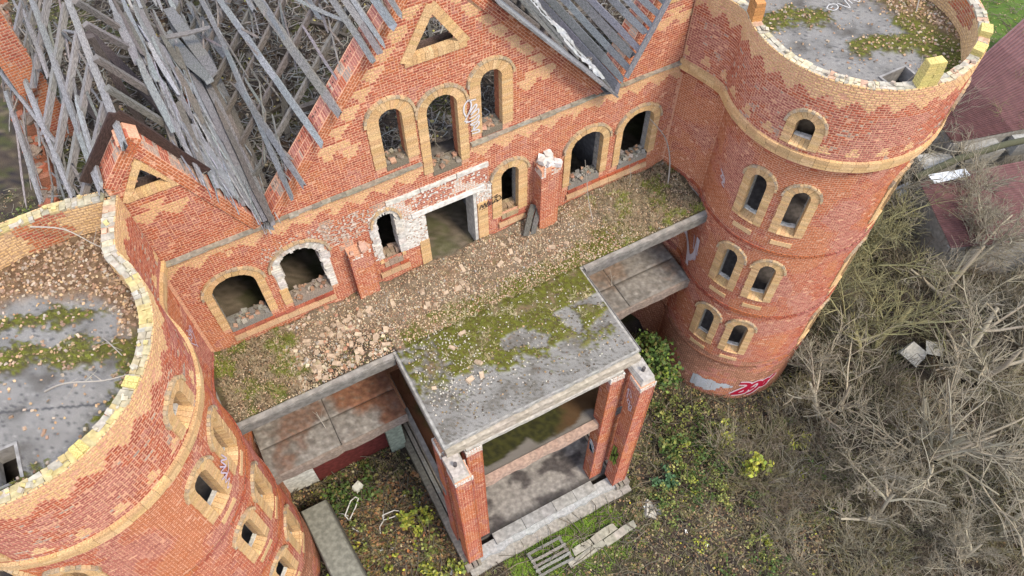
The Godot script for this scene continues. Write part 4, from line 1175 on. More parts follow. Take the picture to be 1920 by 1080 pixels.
# ---------------------------------------------------------------- timber
func timber(called: String, a: Vector3, b: Vector3, w: float, t: float, col: Color, parent: Node, up := Vector3.UP, ragged := .6) -> MeshInstance3D:
	var len := a.distance_to(b)
	var m := MB.new()
	var n := maxi(3, int(len / .8))
	var ring := []
	for i in n + 1:
		var z := len * i / n
		var k := 1.0
		if i == 0 or i == n: k = 1.0 - ragged * rng.randf_range(.2, .7)
		var ox := rng.randf_range(-.012, .012) + (rng.randf_range(-.5, .5) * w * (1 - k)); var oy := rng.randf_range(-.008, .008)
		var q := []
		for c in [[-1, -1], [1, -1], [1, 1], [-1, 1]]:
			q.append(Vector3(ox + c[0] * w * .5 * k * rng.randf_range(.9, 1.05), oy + c[1] * t * .5 * rng.randf_range(.85, 1.05), z + (rng.randf_range(-.12, .12) if i == 0 or i == n else 0.0) * (1.0 if ragged > .3 else .2)))
		ring.append(q)
	for i in n:
		var cc := vary(col, .10)
		for k in 4:
			var j := (k + 1) % 4
			var mid: Vector3 = (ring[i][k] + ring[i][j] + ring[i + 1][k] + ring[i + 1][j]) / 4
			m.quad(ring[i][k], ring[i][j], ring[i + 1][j], ring[i + 1][k], mid * Vector3(1, 1, 0), vary(cc, .06))
	m.quad(ring[0][0], ring[0][1], ring[0][2], ring[0][3], Vector3.FORWARD, col)
	m.quad(ring[n][0], ring[n][1], ring[n][2], ring[n][3], Vector3.BACK, vary(col * 1.1, .1))
	var o := put(called, m.mesh(), M.wood, parent)
	var zz := (b - a).normalized(); var xx := up.cross(zz).normalized(); var yy := zz.cross(xx)
	var inv := (parent as Node3D).transform.affine_inverse() if parent != self else Transform3D()
	o.transform = inv * Transform3D(Basis(xx, yy, zz), a)
	return o

func ml(x: float) -> float: return 16.98 - 1.19 * absf(x)
func sr(x: float) -> float: return 15.22 - 2.15 * (5.84 - absf(x))
func sl(x: float) -> float: return 15.22 - 1.14 * (absf(x) - 5.84)
func grey() -> Color:
	return vary([lin(.46, .46, .47), lin(.38, .38, .39), lin(.52, .52, .52), lin(.42, .39, .36)][rng.randi_range(0, 3)], .15)

func make_roof() -> void:
	var lu := Vector3(-1.19, 1, 0).normalized(); var ru := Vector3(1.19, 1, 0).normalized()
	var F := thing("main_roof_frame", "bare weathered rafters and battens of the large middle roof, boards gone", "roof frame")
	for z in [-1.05, -2.08, -3.15, -4.2, -5.25, -6.3, -7.35, -8.4, -9.45, -10.5]:
		timber("rafter", Vector3(-.1, ml(.1) - .12, z), Vector3(-4.15, ml(4.15) - .12, z - .05), .085, .11, vary(lin(.33, .295, .265), .16), F, lu, .2)
		timber("rafter", Vector3(.1, ml(.1) - .12, z), Vector3(4.2, ml(4.2) - .12, z - .05), .085, .11, vary(lin(.33, .295, .265), .16), F, ru, .2)
	timber("ridge_board", Vector3(0, ml(0) - .1, .3), Vector3(0, ml(0) - .1, -11), .06, .2, grey(), F)
	# battens that still lie on the left slope, their ends standing out over the gable wall
	for e in [[-2.62, -7.5, -2.24, .51, .19], [-3.18, -7, -2.72, .49, .15], [-3.57, -3.3, -3.33, .59, .15], [-3.45, -4.4, -3.60, .52, .14], [-3.43, -7.5, -3.42, -4.2, .13], [-2.43, -8, -2.39, -2.4, .13], [-2.66, -8, -2.60, -3.9, .13],
			[-1.9, -2.7, -1.45, -.9, .08], [-1.42, -8.5, -1.41, .5, .13], [-1.27, -8, -1.26, .5, .15], [-1.15, -8.5, -1.17, .48, .10], [-.90, -8, -.92, .47, .17], [-.74, -7, -.75, .46, .12], [-1.75, -9, -1.72, -1.6, .12], [-3.05, -9, -3.02, -5.6, .13], [-2.05, -8.6, -2.0, -4.8, .12]]:
		timber("batten", Vector3(e[0], ml(e[0]) - .01, e[1]), Vector3(e[2], ml(e[2]) - .01, e[3]), e[4], .05, grey(), F, lu)
	for s in [-1, 1]:
		timber("verge_board", Vector3(s * .3, ml(.3) - .34, -.54), Vector3(s * 4.1, ml(4.1) - .34, -.54), .05, .2, lin(.10, .065, .05), F, lu if s < 0 else ru, .1)
	timber("verge_board", Vector3(1.2, ml(1.2) + .02, .32), Vector3(4.35, ml(4.35) + .02, .32), .36, .05, lin(.46, .45, .45), F, ru, .3)
	timber("verge_board", Vector3(.8, ml(.8) + .0, .02), Vector3(4.3, ml(4.3) + .0, .02), .24, .05, lin(.29, .29, .30), F, ru, .3)
	timber("collar_beam", Vector3(-2.9, 13.1, -1.4), Vector3(2.2, 13.0, -1.5), .15, .15, lin(.24, .21, .19), F)
	for i in 110:                                                # thin laths lying crooked over the rafters
		var x0 := -rng.randf_range(.6, 3.9); var z0 := rng.randf_range(-9.5, -.6); var l := rng.randf_range(.5, 1.8)
		var dx := clampf(rng.randf_range(-.5, .5), -4.1 - x0, -.2 - x0)
		timber("lath", Vector3(x0, ml(x0) + rng.randf_range(-.1, .03), z0 - l * .5), Vector3(x0 + dx, ml(x0 + dx) + rng.randf_range(-.1, .03), minf(z0 + l * .5, .3)), rng.randf_range(.025, .06), .025, vary(lin(.36, .33, .31), .3), F, lu, .8)
	# small left roof
	var S := thing("left_small_roof_frame", "bare rafters of the small gable roof behind the left tower", "roof frame")
	for e in [[-6.05, -4.55, -7.55, -3.1], [-5.97, -3.49, -7.5, -2.1], [-6.01, -2.41, -7.4, -1.15], [-5.99, -1.22, -7.3, -.3], [-6.39, -5.6, -7.5, -4.6], [-6.1, -6.6, -7.6, -5.6], [-6.1, -7.6, -7.6, -6.6]]:
		timber("rafter", Vector3(e[0], sl(e[0]) - .08, e[1]), Vector3(e[2], sl(e[2]) - .08, e[3]), .13, .12, vary(lin(.42, .40, .39), .12), S, Vector3(-.8, 1, 0).normalized(), .2)
	for e in [[-6.82, -7.5, -6.68, .16, .13], [-6.02, -7.5, -5.93, .21, .14], [-8.26, -5.9, -8.1, -1.85, .13], [-7.66, -5.4, -7.31, -.74, .12], [-8.3, -6.7, -7.33, -2.41, .08], [-6.55, -2.3, -6.62, .1, .09], [-7.1, -6.5, -7.0, -3.9, .10]]:
		timber("batten", Vector3(e[0], sl(e[0]), e[1]), Vector3(e[2], sl(e[2]), e[3]), e[4], .06, vary(lin(.50, .48, .47), .12), S, Vector3(-.8, 1, 0).normalized())
	for e in [[-5.84, -4.1, -4.9, -4.7], [-5.83, -3.3, -4.48, -4.5], [-5.86, -2.15, -4.4, -2.6], [-5.85, -1.25, -4.4, -1.6], [-5.85, -5.3, -4.5, -6.2]]:
		timber("rafter", Vector3(e[0], sr(e[0]) - .05, e[1]), Vector3(e[2], sr(e[2]) - .05, e[3]), .12, .12, vary(lin(.35, .32, .30), .12), S, Vector3(2.15, 1, 0).normalized(), .2)
	timber("verge_board", Vector3(-5.84, 15.3, -.42), Vector3(-4.9, 13.28, -.42), .06, .2, lin(.11, .07, .06), S, Vector3(2.15, 1, 0).normalized(), .1)
	timber("verge_board", Vector3(-5.86, 15.3, -.42), Vector3(-6.9, 14.1, -.42), .06, .2, lin(.11, .07, .06), S, Vector3(-1.14, 1, 0).normalized(), .1)
	for i in 60:
		var x0 := -rng.randf_range(6.0, 8.2); var z0 := rng.randf_range(-7.5, -.6); var l := rng.randf_range(.5, 2.2)
		var dx := rng.randf_range(-.6, .6)
		timber("lath", Vector3(x0, sl(x0) + rng.randf_range(-.35, .05), z0 - l * .5), Vector3(x0 + dx, sl(x0 + dx) + rng.randf_range(-.35, .05), minf(z0 + l * .5, -.3)), rng.randf_range(.025, .06), .025, vary(lin(.38, .35, .33), .3), S, Vector3.UP, .8)
	timber("hip_post", Vector3(-5.7, 11.5, -3.0), Vector3(-5.82, 15.1, -3.0), .15, .15, lin(.17, .14, .13), S, Vector3.BACK, .1)
	timber("tie_beam", Vector3(-8.0, 12.0, -1.5), Vector3(-4.6, 12.0, -1.9), .16, .16, lin(.13, .10, .10), S, Vector3.UP, .1)
	timber("tie_beam", Vector3(-7.2, 12.2, -6.4), Vector3(-5.6, 11.7, -.9), .2, .18, lin(.15, .12, .115), S, Vector3.UP, .1)
	timber("tie_beam", Vector3(-6.2, 12.2, -7.4), Vector3(-4.7, 11.9, -2.0), .2, .18, lin(.14, .11, .105), S, Vector3.UP, .1)
	# fallen boards heaped in the left valley
	var V := thing("heap_of_fallen_boards", "grey split boards slumped in the valley between left gable and middle gable", "boards")
	for e in [[-5.26, -3.5, -5.02, .0, .13], [-5.05, -3.4, -4.85, -.1, .16], [-4.95, -1.8, -4.75, -.05, .34], [-4.8, -2.0, -4.58, -.1, .34], [-4.66, -2.7, -4.42, .0, .3], [-4.55, -3.6, -4.30, .12, .2], [-4.45, -4.2, -4.22, .2, .22], [-4.95, -6.2, -4.8, -3.4, .2], [-5.32, -5.6, -5.2, -3.2, .14], [-5.1, -6.0, -5.08, -3.0, .2], [-4.72, -5.2, -4.6, -2.6, .18]]:
		timber("board", Vector3(e[0], sr(e[0]) + .05 + rng.randf_range(0, .08), e[1]), Vector3(e[2], sr(e[2]) + .05 + rng.randf_range(0, .06), e[3]), e[4], .035, vary(lin(.52, .52, .54), .15), V, Vector3(2.15, 1, 0).normalized().rotated(Vector3.BACK, rng.randf_range(-.15, .25)))
	for e in [[-4.28, -5.1, -4.2, .42, .22, .25], [-4.12, -5.0, -4.12, .3, .16, .3], [-4.33, -4.6, -4.24, .2, .18, .38], [-4.0, -4.2, -4.1, .1, .16, .22], [-4.15, -3.4, -4.18, .36, .12, .42], [-3.85, -3.7, -3.98, -.2, .14, .1], [-4.05, -6.8, -4.0, -3.2, .18, .2], [-3.8, -7.2, -3.85, -4.0, .16, .1]]:
		timber("board", Vector3(e[0], 11.75 + e[5] + .15, e[1]), Vector3(e[2], 11.72 + e[5], e[3]), e[4], .05, vary(lin(.25, .215, .185) if rng.randf() < .6 else lin(.34, .33, .33), .15), V, Vector3(.2, 1, 0).normalized())
	for i in 150:                                                # splinters and torn battens on the heap
		var x := rng.randf_range(-5.2, -3.95); var z := rng.randf_range(-5.0, .1)
		var y := maxf(sr(x), 11.9) + rng.randf_range(.08, .14)
		var d := Vector3(rng.randf_range(-.12, .12), rng.randf_range(-.05, .05), 1).normalized() * rng.randf_range(.25, .7)
		timber("splinter", Vector3(x, y, z) - d, Vector3(x, y, z) + d, rng.randf_range(.012, .035), .012, vary(lin(.46, .46, .48), .3), V)
	for i in 60:
		var x := rng.randf_range(-5.3, -3.9); var z := rng.randf_range(-8.5, -1.0); var len := rng.randf_range(.8, 2.2)
		var y := maxf(sr(x), 11.75) + rng.randf_range(.0, .16)
		timber("board", Vector3(x, y + .1, z - len * .5), Vector3(x + rng.randf_range(-.12, .16), y, minf(z + len * .5, .2)), rng.randf_range(.05, .2), .03, vary([lin(.50, .50, .51), lin(.27, .245, .22), lin(.40, .39, .39)][i % 3], .22), V, Vector3(rng.randf_range(-.2, 1.2), 1, 0).normalized(), .9)
	for e in [[Vector3(-4.9, 12.6, -5.8), Vector3(-3.6, 12.9, -5.2), .16], [Vector3(-4.5, 12.1, -6.6), Vector3(-4.1, 12.5, -3.9), .3], [Vector3(-4.2, 12.2, -7.4), Vector3(-3.9, 12.4, -4.2), .3], [Vector3(-3.7, 12.3, -7.2), Vector3(-3.5, 12.5, -4.4), .24], [Vector3(-5.0, 11.9, -7.5), Vector3(-4.7, 12.2, -4.4), .16]]:
		timber("board", e[0], e[1], e[2], .04, vary(lin(.34, .33, .33), .12), V)
	# the right valley: battens still side by side, verge board, crumpled sheet metal gutter
	var R := thing("right_small_roof_boards", "row of grey battens on the small roof beside the right tower", "boards")
	var srl := Vector3(-2.15, 1, 0).normalized()
	for e in [[4.34, -5, .38, .2], [4.46, -4.6, .30, .14], [4.58, -5, .36, .12], [4.70, -4.4, .33, .14], [4.80, -5, .34, .11], [4.96, -4.2, .33, .12], [5.06, -5, .36, .08], [5.17, -4, .40, .11], [5.30, -5, .38, .1], [5.44, -4, .36, .11], [5.58, -4.5, .36, .1], [5.72, -4, .36, .1]]:
		var y: float = 15.22 - 2.15 * (5.84 - e[0])
		timber("batten", Vector3(e[0] - .02, y - .02, e[1]), Vector3(e[0] + .02, y, e[2]), e[3] * 1.5, .04, vary(lin(.40, .40, .42), .18), R, srl)
	timber("verge_board", Vector3(4.5, 12.36, .42), Vector3(5.84, 15.25, .42), .12, .07, lin(.36, .36, .37), R, Vector3(-.3, .6, 1).normalized(), .2)
	timber("valley_board", Vector3(4.2, 11.98, -5), Vector3(4.22, 11.92, .36), .34, .05, lin(.27, .265, .26), R)
	timber("valley_board", Vector3(4.05, 12.24, -4), Vector3(4.08, 12.16, .3), .26, .05, lin(.23, .22, .20), R, Vector3(1.19, 1, 0).normalized())
	for e in [[3.2, -2.2], [3.55, -2.0], [3.0, -1.4], [3.75, -3.0]]:
		timber("board", Vector3(e[0], ml(e[0]) + .0, e[1] - 2.5), Vector3(e[0] + .12, ml(e[0] + .12) + .03, e[1] + 1.6), .16, .04, vary(lin(.28, .27, .25), .12), R, ru)
	var fb := MB.new()                                           # crumpled light metal strip lying in the valley
	var rows := []
	for i in 120:
		var row := []
		for j in 7: row.append(Vector3(3.86 + .055 * j + .03 * sin(i * .4) + rng.randf_range(-.012, .012), 12.42 - .045 * j + rng.randf_range(-.035, .05), .12 - i * .1 + rng.randf_range(-.03, .03)))
		rows.append(row)
	for i in 45:
		for j in 6: fb.quad(rows[i][j], rows[i][j + 1], rows[i + 1][j + 1], rows[i + 1][j], Vector3.UP, vary(lin(.56, .57, .58), .12))
	tag(put("crumpled_metal_strip", fb.mesh(), M.foil), "crumpled pale sheet metal strip lying in the right roof valley", "sheet metal")
	# chimney
	var C := thing("brick_chimney", "tall square orange red brick chimney rising from the attic at the left", "chimney", Vector3(-7.62, 11.3, -5.3))
	C.rotation.y = .12
	var cb := MB.new(); cb.box(Vector3(-.30, 0, -.3), Vector3(.30, 6.5, .288), lin(.55, .34, .24)); put("shaft", cb.mesh(), M.mortar, C)
	var cbag := []
	for f in [[Vector3(0, 0, 1), .30], [Vector3(1, 0, 0), .3], [Vector3(-1, 0, 0), .3]]:
		var nn: Vector3 = C.basis * (f[0] as Vector3)
		var side: Vector3 = Vector3.UP.cross(nn)
		clad(cbag, -.3, .3, 0, 6.5, func(u, v): return [C.position + nn * .288 + side * u + Vector3.UP * v, nn, Vector3.UP], func(u, v): return 2 if ns.get_noise_2d(u, v) > -.1 else 0)
	flush(C, cbag)
	make_attic()

func attic_h(x: float, z: float) -> float:
	var h := 11.28 + .22 * ns.get_noise_2d(x * 1.2, z * 1.2) + .1 * nf.get_noise_2d(x * 1.5, z * 1.5)
	h += .35 * smoothstep(1.2, .2, absf(absf(x) - 4.2))
	return h + .25 * smoothstep(-1.5, -.5, z)

func make_attic() -> void:
	var cf := func(x, z):
		var f := nf.get_noise_2d(x * 1.8, z * 1.8); var a := ns.get_noise_2d(x + 90, z); var g := nf.get_noise_2d(x * 4, z * 4)
		var c := lin(.10, .08, .065).lerp(lin(.20, .165, .13), clampf(.5 + f * 1.4, 0, 1)).lerp(lin(.05, .04, .045), clampf((-g - .1) * 2.8, 0, .85))
		c = c.lerp(lin(.15, .17, .045), clampf((a - .18) * 3.5, 0, .7))
		return c.lerp(lin(.26, .15, .08), clampf((-a - .2) * 3, 0, .6) * (1.0 if x > -6 and x < -2 else .3))
	tag(put("attic_debris", sheet(steps(-8.1, 8.1, .09), steps(-14.5, -.5, .09), attic_h, cf, func(_x, _z): return true), M.soil), "dark rotten debris and moss covering the open attic floor", "debris", "", "stuff")
	var xf := []; var cs := []
	for i in 16000:
		var x := rng.randf_range(-8, 8); var z := rng.randf_range(-13, -.6)
		if x > 1.5 and z < -7: continue
		var l := rng.randf_range(.12, .8); var w := rng.randf_range(.5, 1.7)
		xf.append(Transform3D(any_basis(.35, Vector3(w, w * .7, l)), Vector3(x, attic_h(x, z) + rng.randf_range(.0, .09), z)))
		cs.append(vary([lin(.22, .185, .15), lin(.34, .30, .25), lin(.09, .07, .06), lin(.40, .38, .36)][rng.randi_range(0, 3)], .3))
	tag(many("attic_sticks", stick_mesh(), M.bark, xf, cs), "broken laths and twigs littering the open attic floor", "sticks")
	xf = []; cs = []
	for i in 2600:
		var x := rng.randf_range(-8, 5); var z := rng.randf_range(-11, -.6)
		var r := rng.randf_range(.03, .1)
		xf.append(Transform3D(any_basis(.6, Vector3.ONE * r), Vector3(x, attic_h(x, z) + .03, z))); cs.append(vary([lin(.30, .25, .20), lin(.20, .14, .09), lin(.36, .30, .2), lin(.40, .36, .12)][rng.randi_range(0, 3)], .3))
	tag(many("attic_litter", stone_mesh(31), M.stone, xf, cs), "crumbs of plaster and clay on the open attic floor", "litter")
	for i in 26:
		var x := rng.randf_range(-7, 2); var z := rng.randf_range(-9, -1.0)
		var d := Vector3(1, 0, 0).rotated(Vector3.UP, rng.randf() * TAU) * rng.randf_range(.4, 1.3)
		var p := Vector3(x, attic_h(x, z) + .12, z)
		tag(timber("fallen_timber", p - d + Vector3(0, rng.randf_range(-.1, .15), 0), p + d, rng.randf_range(.07, .16), rng.randf_range(.04, .1), vary(lin(.20, .175, .15), .25), self), "short fallen timber lying in the attic debris under the bare rafters", "timber", "fallen timbers on the attic floor")
	# small ruined flue and a corrugated sheet in the middle of the attic
	var fl := thing("broken_flue", "stump of a red brick flue in the middle of the attic debris", "flue", Vector3(-4.62, 11.4, -4.7))
	for r in 5:
		for k in 4:
			var b := MB.new(); var q := Basis(Vector3.UP, k * PI / 2)
			var lo := Vector3(-.24, r * .08, .14); var hi := Vector3(.10, r * .08 + .07, .25)
			if r == 4 and k < 2: continue
			b.box(lo, hi, vary(lin(.48, .13, .07), .15))
			var o := put("brick", b.mesh(), M.brick, fl); o.basis = q
	var cb := MB.new()
	for i in 14:
		var z0 := i * .05; var h0 := .018 * (1 if i % 2 == 0 else -1)
		cb.quad(Vector3(-.24, h0, z0), Vector3(.24, h0, z0), Vector3(.24, -h0, z0 + .05), Vector3(-.24, -h0, z0 + .05), Vector3.UP, vary(lin(.50, .47, .42), .06))
	var cs2 := put("corrugated_sheet", cb.mesh(), M.sheet_metal); cs2.position = Vector3(-4.52, 11.72, -4.3); cs2.rotation = Vector3(.25, .5, .1)
	tag(cs2, "small pale corrugated sheet beside the red flue in the attic", "sheet")

# ---------------------------------------------------------------- plants
func branch(b: MB, tw: MB, p: Vector3, d: Vector3, len: float, r: float, depth: int, col: Color, cup: float) -> void:
	var pts := [p]; var rad := [r]
	var q := p; var dd := d
	var n := 4 if depth > 1 else 3
	for i in n:
		dd = (dd + Vector3(rng.randf_range(-.22, .22), rng.randf_range(-.12, .2) * cup, rng.randf_range(-.22, .22))).normalized()
		q += dd * len / n
		pts.append(q); rad.append(lerpf(r, r * .45, float(i + 1) / n))
	var cc := vary(col, .15)
	(b if depth > 2 else tw).tube(pts, rad, 5 if depth > 3 else 3, cc * (1.15 if depth > 2 else (1.05 if depth == 2 else .9)), false)
	if depth == 0: return
	var kids: int = [0, 3, 4, 4, 4, 6][depth]
	for k in kids:
		var t := rng.randf_range(.25, 1.0)
		var i := clampi(int(t * n), 1, n)
		var a := (pts[i] as Vector3)
		var side := Vector3(rng.randf_range(-1, 1), rng.randf_range(-.25, .55), rng.randf_range(-1, 1)).normalized()
		var nd := (((pts[i] as Vector3) - (pts[i - 1] as Vector3)).normalized() * .75 + side * .85).normalized()
		branch(b, tw, a, nd, len * rng.randf_range(.48, .78), maxf(rad[i] * .74, .0095), depth - 1, col, cup)

func make_tree(sd: int, h: float, col: Color, label: String, at: Vector2) -> Node3D:
	rng.seed = sd
	var T := thing("bare_tree", label, "tree", Vector3(at.x, gy(at.x, at.y) - .1, at.y), "leafless trees right of the castle")
	var b := MB.new(); var tw := MB.new()
	var stems := 1 + sd % 3
	for s in stems:
		var lean := Vector3(rng.randf_range(-.35, .35), 1, rng.randf_range(-.35, .35)).normalized()
		branch(b, tw, Vector3(rng.randf_range(-.15, .15), 0, rng.randf_range(-.15, .15)), lean, h * .55, .045 + h * .015, 5 if stems == 1 else 4, col, 1.0)
	put("trunk", b.mesh(), M.bark, T)
	put("crown", tw.mesh(), M.bark, T)
	return T

func shrub(called: String, label: String, at: Vector3, size: Vector3, n: int, leaf: float, cols: Array, group := "", sticks := 8) -> Node3D:
	var T := thing(called, label, "shrub" if called != "climbing_ivy" else "ivy", at, group)
	var st := MB.new()
	for i in sticks:
		var e := Vector3(rng.randf_range(-.8, .8) * size.x, rng.randf_range(.5, 1.0) * size.y, rng.randf_range(-.8, .8) * size.z)
		st.tube([Vector3(rng.randf_range(-.1, .1), 0, rng.randf_range(-.1, .1)), e * .5 + Vector3(0, .1, 0), e], [.02, .014, .006], 4, vary(lin(.16, .12, .08), .2), false)
	put("stem", st.mesh(), M.bark, T)
	var b := MB.new()
	var clumps := []
	for i in maxi(5, n / 40): clumps.append(Vector3(rng.randf_range(-.85, .85) * size.x, rng.randf_range(.25, 1.0) * size.y, rng.randf_range(-.85, .85) * size.z))
	for i in n:
		var c: Vector3 = clumps[rng.randi_range(0, clumps.size() - 1)]
		var p := c + Vector3(rng.randfn(0, .16), rng.randfn(0, .12), rng.randfn(0, .16)) * (size.x + size.z) * .55
		p.y = maxf(p.y, .03)
		var q := any_basis(.9, Vector3.ONE * leaf * rng.randf_range(.6, 1.3))
		var col := vary(cols[rng.randi_range(0, cols.size() - 1)], .25)
		var nn := q.y.normalized()
		b.quad(p + q * Vector3(-.5, 0, 0), p + q * Vector3(0, .12, .36), p + q * Vector3(.55, 0, 0), p + q * Vector3(0, .12, -.36), nn, col)
	put("foliage", b.mesh(), M.leaf, T)
	return T

func make_plants() -> void:
	var gb := lin(.53, .465, .345); var yb := lin(.46, .42, .22)
	var spots := [[Vector2(11.6, 9.6), 6.2, gb, 11], [Vector2(14.6, 8.2), 6.8, gb, 22], [Vector2(13.1, 5.6), 5.4, yb, 13], [Vector2(16.8, 5.4), 6.0, gb, 24], [Vector2(12.8, 3.0), 4.2, yb, 35], [Vector2(17.6, 8.6), 6.0, gb, 16], [Vector2(9.0, 10.4), 4.4, gb, 27], [Vector2(19.5, 4.2), 5.4, gb, 18], [Vector2(15.6, 2.4), 4.6, yb, 29], [Vector2(12.2, 12.4), 5.2, gb, 40]]
	var words := ["the broad grey bare tree nearest the lower edge right of the porch", "tall grey bare tree among the thicket at the right", "yellow green mossy bare tree nearest the right tower", "grey bare tree with fine twigs beside the pale broken stones", "low mossy bare tree close against the right tower", "wide pale bare tree near the right edge", "slender grey bare tree in front of the right tower base", "grey bare tree in front of the maroon shed roof", "mossy bare tree beside the gap between tower and shed", "pale bare tree at the lower right corner"]
	var protos := []
	for i in spots.size():
		var e: Array = spots[i]
		protos.append(make_tree(e[3], e[1], e[2], words[i], e[0]))
	rng.seed = 77
	var more := [Vector2(10.2, 7.2), Vector2(15.4, 11.0), Vector2(18.8, 6.4), Vector2(20.6, 2.6), Vector2(22.0, 6.0), Vector2(13.8, 10.6), Vector2(24.0, 3.4), Vector2(25.5, -.4), Vector2(11.0, 5.0), Vector2(16.2, 13.2), Vector2(21.6, -1.2), Vector2(14.0, .6), Vector2(10.4, 12.6), Vector2(18.0, 1.2)]
	for i in more.size():
		var src: Node3D = protos[(i * 3 + 1) % protos.size()]
		var c: Node3D = src.duplicate()
		c.name = num(self, "bare_tree"); add_child(c, true)
		c.position = Vector3(more[i].x, gy(more[i].x, more[i].y) - .15, more[i].y)
		c.rotation.y = rng.randf() * TAU; c.scale = Vector3.ONE * rng.randf_range(.6, .95)
		c.set_meta("label", "one of the smaller bare trees making up the thicket right of the castle"); c.set_meta("group", "smaller bare trees in the thicket")
	# the tree and brush left of the building, behind the left tower
	var lt := make_tree(51, 5.0, lin(.22, .19, .13), "bare branching tree standing left of the castle behind the left tower", Vector2(-11.6, -6.2)); lt.remove_meta("group")
	lt = make_tree(53, 4.0, lin(.20, .17, .10), "low bare tree in the dark ground at the left edge", Vector2(-13.6, -9.0)); lt.remove_meta("group")
	rng.seed = 99
	var green := [lin(.05, .085, .025), lin(.065, .11, .03), lin(.09, .13, .035), lin(.04, .065, .02), lin(.12, .11, .04)]
	var lime := [lin(.24, .27, .04), lin(.34, .33, .05), lin(.17, .22, .04), lin(.28, .28, .06)]
	var olive := [lin(.13, .16, .04), lin(.18, .20, .06), lin(.10, .12, .04), lin(.25, .24, .07)]
	shrub("leafy_shrub", "tall dark green bush squeezed between the porch pier and the right tower", Vector3(5.5, -.3, 2.7), Vector3(.8, 2.4, .95), 2600, .15, green + [lin(.16, .22, .04)], "", 14)
	shrub("leafy_shrub", "yellow leaved bush in the thicket below the red graffiti", Vector3(7.0, -.5, 7.4), Vector3(.5, 1.0, .5), 260, .15, lime)
	shrub("leafy_shrub", "pale green bush right of the porch pier foot", Vector3(4.9, -.4, 5.4), Vector3(.5, .7, .5), 320, .15, olive + green)
	shrub("leafy_shrub", "round blue green bush beside the foot of the right porch pier", Vector3(3.9, -.2, 6.0), Vector3(.4, .5, .4), 260, .12, [lin(.05, .10, .05), lin(.07, .13, .06)])
	shrub("leafy_shrub", "yellow bush growing in the yard between left tower and porch", Vector3(-4.0, -.1, 3.6), Vector3(.35, .8, .5), 200, .13, lime)
	shrub("leafy_shrub", "yellow sprout against the side plinth of the porch", Vector3(-3.3, -.1, 3.4), Vector3(.3, .6, .4), 120, .13, lime)
	shrub("leafy_shrub", "yellow green bush at the bottom edge between slab and plinth", Vector3(-3.5, -.1, 5.2), Vector3(.6, .6, .5), 300, .13, lime + olive)
	shrub("leafy_shrub", "dark green undergrowth in the shade under the left balcony", Vector3(-5.0, -.1, 1.6), Vector3(.9, .4, .6), 700, .12, green)
	shrub("leafy_shrub", "yellow flowering weed at the foot of the left tower beside the concrete slab", Vector3(-6.9, -.1, 4.4), Vector3(.3, .9, .4), 160, .13, lime)

	for i in 120:
		var x := rng.randf_range(3.2, 10.5); var z := rng.randf_range(3.2, 10.0)
		if i > 60: x = rng.randf_range(3.1, 7.0); z = rng.randf_range(3.6, 7.4)
		if Vector2(x - TX, z - TZ).length() < 3.0 or (x < 4.6 and z < 5.9): continue
		var o := shrub("low_weed", "low leafy weed on the leaf strewn ground between porch and thicket", Vector3(x, gy(x, z), z), Vector3(.3, .3, .3) * rng.randf_range(.7, 1.6), rng.randi_range(50, 130), rng.randf_range(.06, .10), lime if rng.randf() < .10 else (olive if rng.randf() < .55 else green), "low weeds between porch and thicket", 4)

	for i in 22:
		var x := rng.randf_range(-6.2, -3.1); var z := rng.randf_range(2.4, 6.6)
		shrub("low_weed", "low leafy weed in the littered yard left of the porch", Vector3(x, gy(x, z), z), Vector3(.25, .25, .25) * rng.randf_range(.6, 1.4), rng.randi_range(25, 70), rng.randf_range(.08, .13), lime if rng.randf() < .5 else olive, "low weeds in the yard left of the porch", 3)
	for i in 34:
		var x := rng.randf_range(-19, -9.5); var z := rng.randf_range(-15, -2.5)
		shrub("low_weed", "low dark weed on the shaded ground left of the castle", Vector3(x, gy(x, z), z), Vector3(.5, .4, .5) * rng.randf_range(.7, 1.5), 140, .13, green + olive, "low weeds left of the castle", 6)
	# bare saplings growing on the terrace and on the tower roofs
	var pale := lin(.58, .52, .45)
